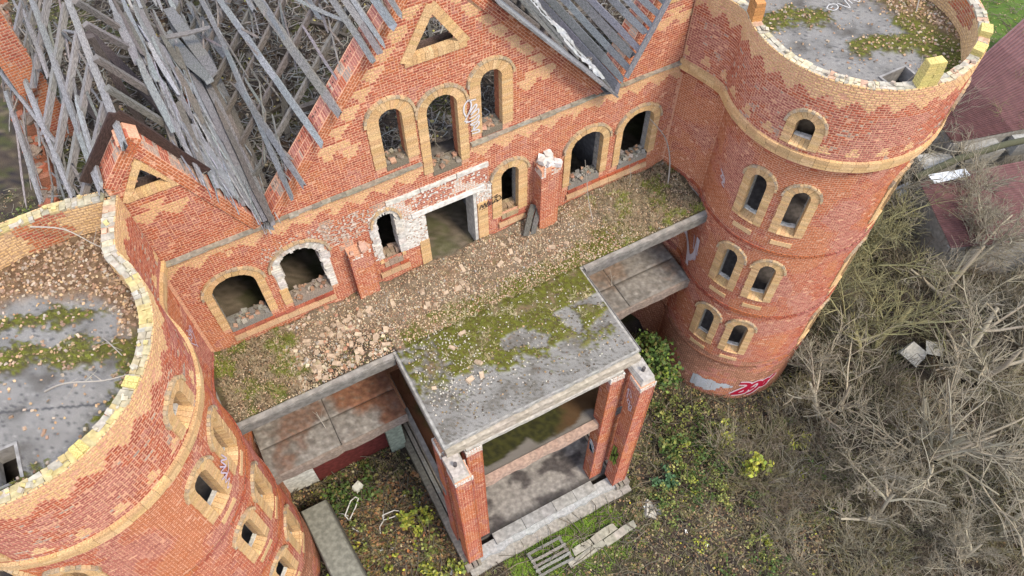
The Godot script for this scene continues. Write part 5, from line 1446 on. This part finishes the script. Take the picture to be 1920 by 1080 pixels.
	for e in [[[Vector3(6.3, 8.0, .75), Vector3(6.42, 8.6, .5), Vector3(6.25, 9.4, .3), Vector3(5.8, 10.1, .05)], .025, "long pale bent sapling leaning from the terrace into the rightmost window"], [[Vector3(3.75, 7.95, .85), Vector3(3.75, 8.5, .55), Vector3(3.8, 9.2, .25), Vector3(3.82, 9.6, .1)], .014, "thin straight sapling in front of the window right of the pilaster"],
			[[Vector3(-2.35, 7.95, .9), Vector3(-2.38, 8.25, .95), Vector3(-2.3, 8.6, .9)], .014, "short pale sapling on the rubble below the left pilaster"], [[Vector3(5.3, 8.0, .3), Vector3(5.32, 8.4, .25), Vector3(5.28, 8.75, .15)], .01, "tiny sapling under the sill of the right window pair"],
			[[Vector3(-8.65, 13.2, 2.95), Vector3(-8.2, 13.6, 3.25), Vector3(-7.62, 13.75, 3.6), Vector3(-7.2, 13.8, 3.72)], .022, "white dry branch reaching over the rim of the left tower roof"], [[Vector3(-7.6, 13.1, 2.3), Vector3(-7.45, 13.4, 2.7), Vector3(-7.3, 13.5, 3.1)], .018, "short white dry branch on the left tower roof"],
			[[Vector3(-8.0, 14.0, .1), Vector3(-7.5, 13.9, .35), Vector3(-7.1, 13.6, .75), Vector3(-6.75, 13.5, .95)], .016, "dry pale branch across the back corner of the left tower roof"], [[Vector3(10.9, 13.3, 2.6), Vector3(11.15, 14.0, 2.2), Vector3(11.4, 14.5, 1.7)], .016, "pale sapling inside the far rim of the right tower"],
			[[Vector3(9.1, 13.2, 4.2), Vector3(9.15, 13.6, 4.3), Vector3(9.2, 13.9, 4.2)], .014, "short pale stick beside the hole in the right tower roof"], [[Vector3(-4.95, 4.82, 1.55), Vector3(-4.98, 5.05, 1.4), Vector3(-5.0, 5.35, 1.25)], .016, "dry weed stalk growing from the joint of the left balcony"], [[Vector3(4.45, 4.82, 1.3), Vector3(4.5, 5.0, 1.2), Vector3(4.55, 5.2, 1.0)], .012, "dry weed stalk growing from the joint of the right balcony"]]:
		var b := MB.new(); var pts: Array = e[0]; var rad := []
		for i in pts.size(): rad.append(lerpf(e[1], e[1] * .4, float(i) / (pts.size() - 1)))
		var dense := []
		var c3 := Curve3D.new()
		for i in pts.size():
			var tg: Vector3 = ((pts[mini(i + 1, pts.size() - 1)] as Vector3) - pts[maxi(i - 1, 0)]) / 6
			c3.add_point(pts[i], -tg, tg)
		var r2 := []
		for i in 13: dense.append(c3.sample_baked(c3.get_baked_length() * i / 12.0)); r2.append(lerpf(e[1], e[1] * .4, i / 12.0))
		b.tube(dense, r2, 6, pale)
		for i in 5:
			var st: Vector3 = dense[5 + i]
			b.tube([st, st + Vector3(rng.randf_range(-.25, .25), rng.randf_range(.0, .25), rng.randf_range(-.25, .25))], [e[1] * .4, .003], 4, vary(pale, .2))
		tag(put("bare_sapling", b.mesh(), M.bark), e[2], "sapling")
	# brushwood under and between the trees
	for v in 3:
		var xf := []; var cs := []
		var bb := MB.new()
		for i in 26:
			var a := rng.randf() * TAU; var lean := rng.randf_range(.2, 1.1)
			var p := Vector3(rng.randf_range(-.15, .15), 0, rng.randf_range(-.15, .15)); var d := Vector3(cos(a) * lean, 1, sin(a) * lean).normalized()
			var pts := [p]; var rad := [.012]
			for k in 4:
				d = (d + Vector3(rng.randf_range(-.3, .3), rng.randf_range(-.25, .1), rng.randf_range(-.3, .3))).normalized()
				p += d * rng.randf_range(.18, .34); pts.append(p); rad.append(.012 - .002 * (k + 1))
				if rng.randf() < .8:
					var q: Vector3 = p + (d + Vector3(rng.randf_range(-.8, .8), rng.randf_range(-.3, .4), rng.randf_range(-.8, .8))).normalized() * rng.randf_range(.2, .5)
					bb.tube([p, (p + q) / 2 + Vector3(rng.randf_range(-.04, .04), .03, rng.randf_range(-.04, .04)), q], [.008, .007, .004], 3, Color.WHITE, false)
			bb.tube(pts, rad, 3, Color.WHITE, false)
		for i in 400:
			var x := rng.randf_range(8.5, 31); var z := rng.randf_range(-2.0, 15.0)
			if i % 3 == 0: x = rng.randf_range(11.5, 19); z = rng.randf_range(1, 13)
			if i % 5 == 1: x = rng.randf_range(6.2, 12.0); z = rng.randf_range(5.6, 12.0)
			elif i % 5 == 2: x = rng.randf_range(11.6, 14.0); z = rng.randf_range(-.5, 7.0)
			if Vector2(x - TX, z - TZ).length() < 2.9 or Vector2(x - 14.6, z - 7.0).length() < 1.5 or (i % 5 != 1 and x < 11.5 and z < 8.0 and x < 9.5 + (8.0 - z) * .2) or (x > 21 and z < -4): continue
			if ns.get_noise_2d(x * .5 + 3, z * .5) < -.22: continue
			var bs := rng.randf_range(.7, 1.5) * (.7 if x < 10.0 else 1.0)
			xf.append(Transform3D(any_basis(.2, Vector3(bs, bs * rng.randf_range(.6, 1.1), bs)), Vector3(x, gy(x, z) - .05, z))); cs.append(vary([lin(.47, .40, .29), lin(.53, .46, .34), lin(.40, .36, .20), lin(.34, .27, .20)][rng.randi_range(0, 3)], .25))
		tag(many("brushwood", bb.mesh(), M.bark, xf, cs), "dense tan brushwood of bare twigs under the trees at the right", "brushwood", "brushwood under the trees")
	# litter that nobody could count
	var visible := func(x, z):
		if Vector2(absf(x) - TX, z - TZ).length() < 2.5: return false
		if absf(x) < 3.0 and z < 5.95: return false
		if absf(x) < 8.5 and z < .8: return false
		return true
	var lt2 := []; var lc := []; var sx := []; var sc := []; var gt := []; var gc := []
	for i in 110000:
		var x := rng.randf_range(-15, 34); var z := rng.randf_range(-8, 15)
		if i % 2 == 0: x = rng.randf_range(-7, 14); z = rng.randf_range(-1, 12)
		elif i % 7 == 0: x = rng.randf_range(-20, -8.4); z = rng.randf_range(-17, 0)
		if not visible.call(x, z): continue
		var y := gy(x, z)
		var a := ns.get_noise_2d(x * 1.7 + 40, z * 1.7)
		if i % 10 < 5:
			var r := rng.randf_range(.04, .10)
			var c: Color = [lin(.26, .18, .10), lin(.19, .12, .07), lin(.34, .27, .16), lin(.12, .08, .055), lin(.22, .19, .10), lin(.14, .16, .05), lin(.27, .16, .09)][rng.randi_range(0, 6)]
			if rng.randf() < .02: c = lin(.50, .46, .05)
			lt2.append(Transform3D(any_basis(.6, Vector3.ONE * r), Vector3(x, y + rng.randf_range(.0, .05), z))); lc.append(vary(c, .3))
		elif i % 10 < 8:
			if rng.randf() < (.6 if x < 9.5 else .25): continue
			var l := rng.randf_range(.2, 1.3)
			sx.append(Transform3D(any_basis(.3, Vector3(1.0, 1.0, 1.0) * Vector3(rng.randf_range(.6, 1.5), 1, l)), Vector3(x, y + rng.randf_range(.02, .2), z))); sc.append(vary(lin(.26, .225, .16) if rng.randf() < .6 else lin(.12, .095, .075), .3))
		else:
			if a < -.05 and rng.randf() < .7: continue
			var h := rng.randf_range(.08, .25)
			var strip := z > 5.9 and z < 7.6 and x > -1.6 and x < 2.4
			gt.append(Transform3D(any_basis(.2, Vector3(h, h, h)), Vector3(x, y - .01, z))); gc.append(vary(lin(.16, .25, .035) if strip else (lin(.16, .17, .05) if rng.randf() < .5 else lin(.28, .24, .13)), .3))
	for i in 2200:                                               # big rusty leaves in the yard
		var x := rng.randf_range(-6.4, -2.95); var z := rng.randf_range(1.8, 7.0)
		if Vector2(-x - TX, z - TZ).length() < 2.6: continue
		lt2.append(Transform3D(any_basis(.6, Vector3.ONE * rng.randf_range(.07, .14)), Vector3(x, gy(x, z) + rng.randf_range(.0, .06), z))); lc.append(vary([lin(.26, .12, .05), lin(.18, .09, .05), lin(.32, .20, .10), lin(.10, .07, .05)][rng.randi_range(0, 3)], .3))
	for i in 1500:
		var x := rng.randf_range(-1.8, 2.0); var z := 5.95 + absf(rng.randfn(0, .55))
		var h := rng.randf_range(.08, .2)
		gt.append(Transform3D(any_basis(.2, Vector3(h, h, h)), Vector3(x, gy(x, z) - .01, z))); gc.append(vary(lin(.17, .27, .035), .3))
	tag(many("leaf_litter", leaf_mesh(), M.leaf, lt2, lc), "brown and yellow autumn leaves covering the ground", "leaves")
	tag(many("fallen_twigs", stick_mesh(), M.bark, sx, sc), "fallen twigs scattered over the ground and thicket floor", "twigs")
	tag(many("ground_grass", blade_mesh(5, 9, .03), M.leaf, gt, gc), "grass tufts on the ground before the porch and among the leaves", "grass")

# ---------------------------------------------------------------- painted scrawls: ribbons of paint on the brick
func stroke(b: MB, mp: Callable, pts: Array, w: float, d: float, col: Color) -> void:
	var dense: Array[Vector2] = []
	var P: Array[Vector2] = []
	for p in pts: P.append(Vector2(p[0], p[1]))
	for i in P.size() - 1:
		for k in 5: dense.append(P[i].cubic_interpolate(P[i + 1], P[maxi(i - 1, 0)], P[mini(i + 2, P.size() - 1)], k / 5.0))
	dense.append(P[P.size() - 1])
	for i in dense.size() - 1:
		var t := (dense[i + 1] - dense[i]).normalized(); var t0 := t; var t1 := t
		if i > 0: t0 = (dense[i + 1] - dense[i - 1]).normalized()
		if i < dense.size() - 2: t1 = (dense[i + 2] - dense[i]).normalized()
		var n0 := Vector2(-t0.y, t0.x) * w * .5; var n1 := Vector2(-t1.y, t1.x) * w * .5
		var a := dense[i] - n0; var e := dense[i] + n0; var f := dense[i + 1] + n1; var g := dense[i + 1] - n1
		var c0: Vector3 = mp.call(dense[i].x, dense[i].y, 0.0); var c1: Vector3 = mp.call(dense[i].x, dense[i].y, 1.0)
		b.quad(mp.call(a.x, a.y, d), mp.call(e.x, e.y, d), mp.call(f.x, f.y, d), mp.call(g.x, g.y, d), c1 - c0, col)

func tagline(called: String, mp: Callable, strokes: Array, w: float, d: float, col: Color, parent: Node3D) -> void:
	var b := MB.new()
	for s in strokes: stroke(b, mp, s, w, d, col)
	put(called, b.mesh(), M.paint, parent)

func place(u0: float, v0: float, su: float, sv: float, strokes: Array) -> Array:
	var r := []
	for s in strokes:
		var q := []
		for p in s: q.append([u0 + p[0] * su, v0 + p[1] * sv])
		r.append(q)
	return r

func tower_map(s: int) -> Callable:
	return func(u, y, d):
		var r := ring(u); var p: Vector2 = r[0] + r[1] * (d + tier(y))
		return Vector3(s * (p.x - TX), y, p.y - TZ)

func make_graffiti() -> void:
	var B: Node3D = get_node("ruined_main_building"); var P: Node3D = get_node("entrance_porch")
	var TL: Node3D = get_node("round_tower" if get_node("round_tower").position.x < 0 else "round_tower_001"); var TR: Node3D = get_node("round_tower_001" if TL.name == "round_tower" else "round_tower")
	var white := lin(.82, .80, .84)
	# tall white tag between the upper windows
	tagline("graffiti", plane_z, place(.50, 12.0, .40, 1.08, [[[.15, .55], [0, .72], [.05, .9], [.35, 1.0], [.45, .8], [.05, .5]], [[.3, .98], [.75, .95]], [[.25, .62], [.7, .82], [.75, .74], [.4, .58], [.85, .68], [.8, .55], [.3, .5]], [[.05, .42], [.55, .42], [.9, .5], [.75, .36], [.35, .33], [.6, .27], [.85, .33], [.8, .22], [.35, .12]], [[.6, .27], [.5, .14], [.8, .1], [.85, .03], [.4, .05]], [[-.02, .48], [.2, .44]]]), .035, .052, white, B)
	# black scribble left of the small arched window
	tagline("graffiti", plane_z, place(.74, 9.25, .62, .36, [[[0, .1], [.1, .55], [.16, .2], [.25, .65], [.3, .2], [.42, .7], [.45, .25], [.55, .5], [.62, .2], [.75, .55], [.85, .25]], [[.1, .05], [.85, .35]], [[.8, .2], [1.0, .45], [.9, .8], [.75, .6]], [[.55, .85], [.85, 1.0], [.7, .75], [.95, .8]]]), .022, .052, lin(.05, .04, .045), B)
	# heart shaped tag on the wall beside the left tower
	var ml_ := tower_map(-1)
	tagline("graffiti", ml_, place(.22, 9.25, .46, .62, [[[.0, .75], [.1, .5], [.5, .0], [.8, .45], [1.0, .8]], [[.0, .75], [.15, .8], [.2, .55]], [[.25, .5], [.3, .85]], [[.4, .85], [.42, .45], [.6, .55], [.45, .65], [.6, .8], [.4, .85]], [[.7, .5], [.78, .85], [.9, .6], [.75, .6]], [[.5, .95], [.55, 1.08]], [[.5, 0], [.5, -.2]]]), .024, .024, lin(.80, .68, .80), TL)
	# lilac tag on the jamb of the near window of the left tower
	var uj := th_u(58.0)
	tagline("graffiti", ml_, place(uj - .22, 9.05, .44, .85, [[[.1, 1], [.0, .6], [.35, .95], [.3, .55], [.6, .9]], [[.3, .55], [.75, .75], [.55, .4], [.95, .55]], [[.5, .4], [.9, .3], [.6, .15], [1.0, .1], [.9, 0]], [[.0, .5], [.4, .35], [.8, .4]]]), .03, .052, lin(.78, .66, .80), TL)
	# right tower: pale smear high up, big white letter by the balcony, grey patch and red lettering at the foot
	var mr := tower_map(1)
	tagline("graffiti", mr, place(th_u(99), 9.2, .45, .5, [[[0, 1], [.3, .8], [.2, .6], [.5, .55], [.45, .3], [.7, .2]], [[.15, .95], [.5, .7], [.6, .4]]]), .05, .022, lin(.66, .55, .58), TR)
	tagline("graffiti", mr, [[[th_u(124), 5.75], [th_u(117), 6.3], [th_u(112), 6.75]], [[th_u(120), 6.1], [th_u(108), 5.85], [th_u(103), 5.2]], [[th_u(110), 5.9], [th_u(101), 5.5]], [[th_u(99), 6.7], [th_u(98), 6.0], [th_u(102), 5.6]]], .17, .022, lin(.80, .74, .80), TR)
	tagline("graffiti", mr, [[[th_u(100), 6.5], [th_u(96), 5.9], [th_u(99), 5.7]], [[th_u(104), 6.6], [th_u(101), 6.1]], [[th_u(98), 6.3], [th_u(95), 6.1]]], .05, .024, lin(.62, .50, .55), TR)
	var blob := MB.new()
	var edge := []
	for k in 30:
		var t := TAU * k / 30
		edge.append([.5 + .5 * cos(t) * (1.0 if cos(t) < 0 else .95), .4 + sin(t) * lerpf(.42, .2, .5 + .5 * cos(t)) + .12 * (.5 + .5 * cos(t)) + rng.randf_range(-.04, .04)])
	for q in 14:
		var lo := q / 14.0
		var ys := [0.0, 0.0]
		var u := th_u(64) + lo * 1.4
		var hi_y := .62 + .05 * sin(q * 1.3) - .12 * absf(lo - .4); var lo_y := -.12 + .45 * smoothstep(.45, .75, lo) + .05 * sin(q * 2.1)
		stroke(blob, mr, [[u, lo_y], [u + .02 * sin(q), (lo_y + hi_y) / 2], [u, hi_y]], .104, .021, vary(lin(.60, .62, .64), .08))
	put("graffiti", blob.mesh(), M.paint, TR)
	tagline("graffiti", mr, place(th_u(63), -.1, .75, .68, [[[.1, .9], [.3, .5], [.2, .2], [.5, .1], [.7, .4], [.5, .7], [.35, .45]], [[.5, .9], [.8, .6], [.9, .2], [.7, 0]], [[.05, .6], [.25, .8], [.6, .85]]]), .035, .024, lin(.72, .72, .76), TR)
	var red := [[[.02, .02], [.18, .32], [.36, .62], [.30, .82], [.10, .86]], [[.02, .05], [.30, .14], [.34, .4]], [[.34, .35], [.46, .72], [.60, .80], [.66, .5], [.52, .1], [.40, .0]], [[.42, .3], [.52, .45]], [[.70, .42], [.74, .75], [.86, .82]], [[.70, .42], [.80, .36], [.84, .58]], [[.80, .6], [.92, .78], [1.0, .98]]]
	tagline("graffiti", mr, place(th_u(31), -.15, 1.4, .98, red), .30, .019, lin(.84, .64, .70), TR)
	tagline("graffiti", mr, place(th_u(31), -.15, 1.4, .98, red), .15, .023, lin(.50, .012, .05), TR)
	# piers of the porch
	var face_l := func(u, y, d): return Vector3(2.33 - d, y, u)
	tagline("graffiti", face_l, place(5.12, 5.7, .34, .95, [[[.0, .85], [.1, 1.0], [.35, .95], [.6, .75], [.2, .8]], [[.1, .98], [.15, .5]], [[.3, .45], [.55, .5], [.5, .3], [.25, .35], [.35, .55]], [[.45, .25], [.85, .4], [.8, .15], [.5, .2], [.7, .05], [.95, .15]], [[.6, .3], [.65, .0]]]), .03, .014, lin(.86, .74, .80), P)
	tagline("graffiti", face_l, place(5.12, 1.7, .38, 1.4, [[[.1, 0], [.2, .9]], [[.35, .1], [.45, .95]], [[.6, .05], [.75, .8]], [[.1, .3], [.8, .75]], [[.15, .65], [.85, .25]]]), .07, .014, lin(.22, .36, .05), P)
	tagline("graffiti", face_l, place(5.12, 1.7, .38, 1.4, [[[.2, .05], [.3, .9]], [[.5, .1], [.6, .9]], [[.1, .5], [.85, .5]]]), .025, .018, lin(.04, .05, .03), P)
	var face_m := func(u, y, d): return Vector3(1.80 - d, y, u)
	tagline("graffiti", face_m, place(4.68, 2.3, .24, .8, [[[.1, .9], [.5, .75], [.9, .5]], [[.1, .7], [.6, .5], [.9, .25]]]), .12, .014, lin(.78, .80, .84), P)
	tagline("graffiti", face_m, place(4.68, 2.3, .24, .8, [[[.1, .55], [.5, .3], [.9, .1]], [[.3, .5], [.4, .1], [.7, .35]]]), .10, .017, lin(.05, .20, .28), P)
	# faint chalk letters on the right tower's roof deck
	var deck := func(u, y, d): return Vector3(u, 13.17 + d, y)
	tagline("chalk_marks", deck, place(.05, -1.12, 1.0, .42, [[[.1, .2], [.25, .0], [.4, .15], [.35, .45], [.2, .5], [.1, .2]], [[.2, .25], [.27, .22]], [[.45, .1], [.6, .75], [.68, .1]], [[.75, .55], [.78, .05], [.95, .6], [1.05, .1]]]), .022, .03, lin(.62, .61, .60), TR)

# ---------------------------------------------------------------- loose things lying about
func corrugated(a: Vector3, b: Vector3, c: Vector3, d: Vector3, ribs: int, col: Color) -> ArrayMesh:   # a-b the rib direction's start edge, ribs run a->d
	var m := MB.new()
	var n := ((b - a).cross(d - a)).normalized()
	if n.y < 0: n = -n
	for i in ribs * 4:
		var t0 := float(i) / (ribs * 4); var t1 := float(i + 1) / (ribs * 4)
		var h0 := .035 * sin(t0 * ribs * TAU); var h1 := .035 * sin(t1 * ribs * TAU)
		var cc := vary(col, .07)
		for q in 4:
			var s0 := q / 4.0; var s1 := (q + 1) / 4.0
			m.quad(a.lerp(b, t0).lerp(d.lerp(c, t0), s0) + n * h0, a.lerp(b, t1).lerp(d.lerp(c, t1), s0) + n * h1, a.lerp(b, t1).lerp(d.lerp(c, t1), s1) + n * h1, a.lerp(b, t0).lerp(d.lerp(c, t0), s1) + n * h0, n, vary(cc, .05))
	return m.mesh()

func make_shed(label: String, q: Array, base: float) -> void:
	var S := thing("maroon_roofed_shed", label, "shed", Vector3.ZERO)
	put("corrugated_roof", corrugated(q[0], q[1], q[2], q[3], 34, lin(.20, .105, .105)), M.sheet_metal, S)
	for k in 4:
		var a: Vector3 = q[k]; var e: Vector3 = q[(k + 1) % 4]
		var b := MB.new()
		var off: Vector3 = ((a + e) / 2 - (q[0] + q[1] + q[2] + q[3]) / 4).normalized() * -.15
		off.y = 0
		var n := Vector3(-(e - a).z, 0, (e - a).x).normalized() * .08
		var a0: Vector3 = a + off; var e0: Vector3 = e + off
		b.hexa([Vector3(a0.x, base, a0.z) - n, Vector3(e0.x, base, e0.z) - n, Vector3(e0.x, base, e0.z) + n, Vector3(a0.x, base, a0.z) + n, a0 - n - Vector3(0, .1, 0), e0 - n - Vector3(0, .1, 0), e0 + n - Vector3(0, .1, 0), a0 + n - Vector3(0, .1, 0)], lin(.36, .34, .31))
		put("wall", b.mesh(), M.concrete, S)

func make_things() -> void:
	make_shed("low shed with maroon corrugated roof beside the green lawn", [Vector3(20.6, 3.0, -.9), Vector3(20.9, 2.3, .7), Vector3(31.5, 2.0, 3.2), Vector3(31.2, 3.2, -3.6)], -1)
	make_shed("low shed with maroon corrugated roof under the bare twigs at the right edge", [Vector3(18.6, 2.0, 1.4), Vector3(17.6, 1.7, 4.2), Vector3(25.5, 1.7, 7.5), Vector3(26.6, 2.1, 3.6)], -1)
	# rubble slabs, pipe and light sheet between the sheds
	for e in [[Vector3(20.4, 1.4, .75), Vector3(1.3, .5, .7), .3, "grey broken concrete slab in the gap between the sheds, nearest the tower"], [Vector3(22.1, 1.7, 1.25), Vector3(1.5, .5, .6), .35, "long grey concrete slab in the middle of the gap between the sheds"], [Vector3(24.0, 1.8, 1.9), Vector3(1.4, .5, .6), .4, "pale concrete slab in the gap between the sheds at the right edge"], [Vector3(19.0, .5, 1.0), Vector3(.7, .5, .6), .1, "grey block against the corner of the lower shed"]]:
		var b := MB.new()
		var q := []
		for k in [[-1, -1, -1], [1, -1, -1], [1, -1, 1], [-1, -1, 1], [-1, 1, -1], [1, 1, -1], [1, 1, 1], [-1, 1, 1]]: q.append(Vector3(k[0], k[1], k[2]) * (e[1] as Vector3) * .5 + Vector3(rng.randf_range(-.08, .08), rng.randf_range(-.08, .08), rng.randf_range(-.08, .08)))
		b.hexa(q, vary(lin(.36, .35, .33), .1))
		var o := put("concrete_slab", b.mesh(), M.concrete); o.position = e[0]; o.rotation.y = -e[2]; tag(o, e[3], "slab")
	var pb := MB.new(); pb.tube([Vector3(18.6, 2.0, 1.2), Vector3(20.5, 2.2, 1.35), Vector3(22.6, 2.35, 1.75), Vector3(25.4, 2.4, 2.5)], [.14, .14, .13, .13], 10, lin(.13, .13, .08)); tag(put("mossy_pipe", pb.mesh(), M.bark), "dark mossy pipe running along the upper edge of the lower shed", "pipe")
	var sb := MB.new(); sb.hexa([Vector3(-.75, 0, -.2), Vector3(.75, .06, -.16), Vector3(.8, .05, .2), Vector3(-.7, 0, .25), Vector3(-.75, .03, -.2), Vector3(.75, .09, -.16), Vector3(.8, .08, .2), Vector3(-.7, .03, .25)], lin(.72, .74, .76))
	var so := put("pale_metal_sheet", sb.mesh(), M.sheet_metal); so.position = Vector3(19.7, 2.05, 1.75); so.rotation.y = -.3; tag(so, "pale crumpled metal sheet on the corner of the lower shed roof", "sheet")
	# pale stones in the thicket
	for e in [[Vector3(14.7, -.2, 6.4), .42, "large pale flat stone lying in the thicket right of the tower"], [Vector3(15.5, -.25, 6.6), .3, "smaller pale stone beside the large one in the thicket"], [Vector3(3.12, .0, 6.75), .3, "flat grey stone right of the broken planks before the porch"]]:
		var b := MB.new(); lump(b, Vector3.ZERO, e[1], lin(.55, .52, .45), .35); lump(b, Vector3(e[1] * .5, 0, .1), e[1] * .6, lin(.50, .47, .42), .35)
		var o := put("pale_stone", b.mesh(), M.stone); o.position = e[0]; tag(o, e[2], "stone")
	# big concrete slab beside the left tower, with a hollow
	var cb := MB.new()
	cb.hexa([Vector3(-6.78, -.2, 1.75), Vector3(-5.82, -.2, 1.75), Vector3(-5.55, -.2, 5.2), Vector3(-6.62, -.2, 5.2), Vector3(-6.7, .92, 1.82), Vector3(-5.88, .92, 1.82), Vector3(-5.62, .92, 5.2), Vector3(-6.5, .92, 5.2)], lin(.22, .215, .185))
	cb.hexa([Vector3(-6.7, .925, 1.82), Vector3(-5.88, .925, 1.82), Vector3(-5.62, .925, 5.2), Vector3(-6.5, .925, 5.2), Vector3(-6.66, 1.0, 1.86), Vector3(-5.92, 1.0, 1.86), Vector3(-5.66, 1.0, 5.2), Vector3(-6.46, 1.0, 5.2)], lin(.25, .245, .205))
	tag(put("concrete_block", cb.mesh(), M.concrete), "long grey concrete block lying beside the foot of the left tower", "block")
	# wooden pallet on the grass
	var pl := thing("wooden_pallet", "grey wooden pallet lying on the grass before the porch step", "pallet", Vector3(-.5, .16, 6.45))
	pl.rotation.y = .02
	for x in [-.56, .52]: timber("rail", pl.position + Vector3(x, 0, -.38), pl.position + Vector3(x + .05, 0, .42), .09, .07, lin(.44, .41, .36), pl, Vector3.UP, .1)
	for z in [-.34, -.08, .08, .22, .40]: timber("slat", pl.position + Vector3(-.6, .06, z), pl.position + Vector3(.6, .06, z + .02), .085, .025, vary(lin(.48, .45, .40), .1), pl, Vector3.UP, .1)
	# broken concrete curb pieces
	for e in [[Vector3(-.1, .12, 7.0), Vector3(1.2, .12, 6.9), .2, "thin curb piece running beside the pallet"], [Vector3(.9, .12, 6.72), Vector3(1.75, .14, 6.62), .27, "wide cracked curb piece in the middle of the row before the porch"], [Vector3(1.2, .12, 6.95), Vector3(2.35, .14, 6.85), .24, "curb piece at the right end of the row before the porch"], [Vector3(.2, .11, 6.72), Vector3(.85, .12, 6.7), .24, "short curb piece next to the pallet corner"]]:
		var o := timber("broken_curb", e[0], e[1], e[2], .16, lin(.38, .355, .29), self, Vector3.UP, .25); o.material_override = M.concrete; tag(o, e[3], "curb")
	# canister, white tube frames and paper scraps in the yard
	var kb := MB.new()
	for k in 4: kb.hexa([Vector3(-.16 + .01 * k, .06 * k, -.11), Vector3(.16 - .01 * k, .06 * k, -.11), Vector3(.16 - .01 * k, .06 * k, .11), Vector3(-.16 + .01 * k, .06 * k, .11), Vector3(-.165 + .01 * k, .06 * k + .06, -.115), Vector3(.165 - .01 * k, .06 * k + .06, -.115), Vector3(.165 - .01 * k, .06 * k + .06, .115), Vector3(-.165 + .01 * k, .06 * k + .06, .115)], lin(.48, .48, .42))
	kb.tube([Vector3(.08, .24, 0), Vector3(.08, .29, 0)], [.035, .035], 8, lin(.6, .6, .52))
	var ko := put("plastic_canister", kb.mesh(), M.plain); ko.position = Vector3(-4.85, .05, 1.62); ko.rotation.y = .4; tag(ko, "off white plastic canister lying in the shade under the left balcony", "canister")
	for e in [[Vector3(-5.35, .1, 2.2), .7, "white bent tube frame beside the concrete block", 1.0], [Vector3(-4.3, .1, 2.95), -.2, "white broken tube frame in the middle of the yard", .8]]:
		var w := MB.new(); var wc := lin(.46, .45, .43)
		w.tube([Vector3(-.3, .05, .1), Vector3(-.28, .3, .0), Vector3(.2, .32, -.05), Vector3(.38, .28, .02), Vector3(.42, .05, .08)], [.022, .022, .022, .022, .022], 6, wc)
		w.tube([Vector3(-.28, .12, .14), Vector3(.1, .22, .16), Vector3(.4, .2, .1)], [.02, .02, .02], 6, wc)
		w.tube([Vector3(-.22, .0, -.3), Vector3(-.24, .25, -.1), Vector3(-.25, .3, .1)], [.018, .018, .018], 6, wc)
		w.tube([Vector3(-.3, .1, .15), Vector3(-.5, .08, .35), Vector3(-.52, .05, .6)], [.02, .02, .02], 6, wc)
		var o := put("tube_frame", w.mesh(), M.plain); o.position = e[0]; o.rotation.y = e[1]; o.scale = Vector3.ONE * e[3]; tag(o, e[2], "frame")
	for i in 16:
		var x := rng.randf_range(-5.5, -3.2) if i < 8 else rng.randf_range(2.0, 8.5); var z := rng.randf_range(2.2, 5.5) if i < 8 else rng.randf_range(5.8, 9.5)
		if Vector2(x - TX, z - TZ).length() < 2.9: continue
		var b := MB.new(); var r := rng.randf_range(.03, .08)
		b.hexa([Vector3(-r, 0, -r * .6), Vector3(r, .02, -r * .5), Vector3(r * .9, .0, r * .6), Vector3(-r, .03, r * .5), Vector3(-r * .9, .02, -r * .6), Vector3(r, .05, -r * .5), Vector3(r * .8, .04, r * .6), Vector3(-r, .06, r * .5)], vary(lin(.62, .62, .60), .12))
		var o := put("litter_scrap", b.mesh(), M.plain); o.position = Vector3(x, gy(x, z) + .03, z); o.rotation = Vector3(rng.randf_range(-.3, .3), rng.randf() * TAU, 0); tag(o, "small pale scrap of litter on the ground round the porch", "litter", "scraps of litter round the porch")
	# two planks leaning on the right pilaster
	for e in [[Vector3(1.86, 8.02, .48), Vector3(2.26, 8.72, .14), .17, "weathered plank leaning on the right pilaster, the left of the pair"], [Vector3(2.06, 8.0, .52), Vector3(2.40, 8.66, .22), .15, "weathered plank leaning on the right pilaster, the right of the pair"]]:
		tag(timber("leaning_plank", e[0], e[1], e[2], .04, lin(.25, .235, .21), self, Vector3(0, .5, 1), .15), e[3], "plank")
	# loose bricks that fell from the broken pilaster
	var first: MeshInstance3D = null
	for i in 70:
		var x := rng.randf_range(-4.6, -2.6); var z := rng.randf_range(.55, 1.85)
		if i > 44: x = rng.randf_range(-2.3, 3.2); z = rng.randf_range(.35, 1.3)
		if i > 62: x = rng.randf_range(-2.3, -.9); z = rng.randf_range(2.2, 3.6)
		var o: MeshInstance3D
		if first == null:
			var b := MB.new()
			b.hexa([Vector3(-.12, 0, -.055), Vector3(.115, 0, -.06), Vector3(.12, 0, .055), Vector3(-.115, 0, .06), Vector3(-.118, .06, -.052), Vector3(.112, .064, -.056), Vector3(.11, .06, .05), Vector3(-.11, .063, .058)], lin(.56, .43, .31))
			o = put("loose_brick", b.mesh(), M.stone); first = o
		else:
			o = first.duplicate(); o.name = num(self, "loose_brick"); add_child(o, true)
		o.position = Vector3(x, terr_h(x, z) - .012, z)
		o.rotation = Vector3(rng.randf_range(-.35, .35), rng.randf() * TAU, rng.randf_range(-.35, .35)); o.scale = Vector3(rng.randf_range(.45, 1.0), 1, rng.randf_range(.8, 1.05)) * rng.randf_range(.85, 1.1)
		tag(o, "pale loose brick lying among the rubble on the terrace", "brick", "loose bricks on the terrace")

func _ready() -> void:
	set_stage()
	make_materials()
	rng.seed = 4
	outline_init()
	make_ground()
	make_main()
	rng.seed = 21; make_tower(-1)
	rng.seed = 22; make_tower(1)
	rng.seed = 23; make_portico()
	rng.seed = 24; make_roof()
	rng.seed = 25; make_plants()
	rng.seed = 26; make_things()
	rng.seed = 27; make_graffiti()
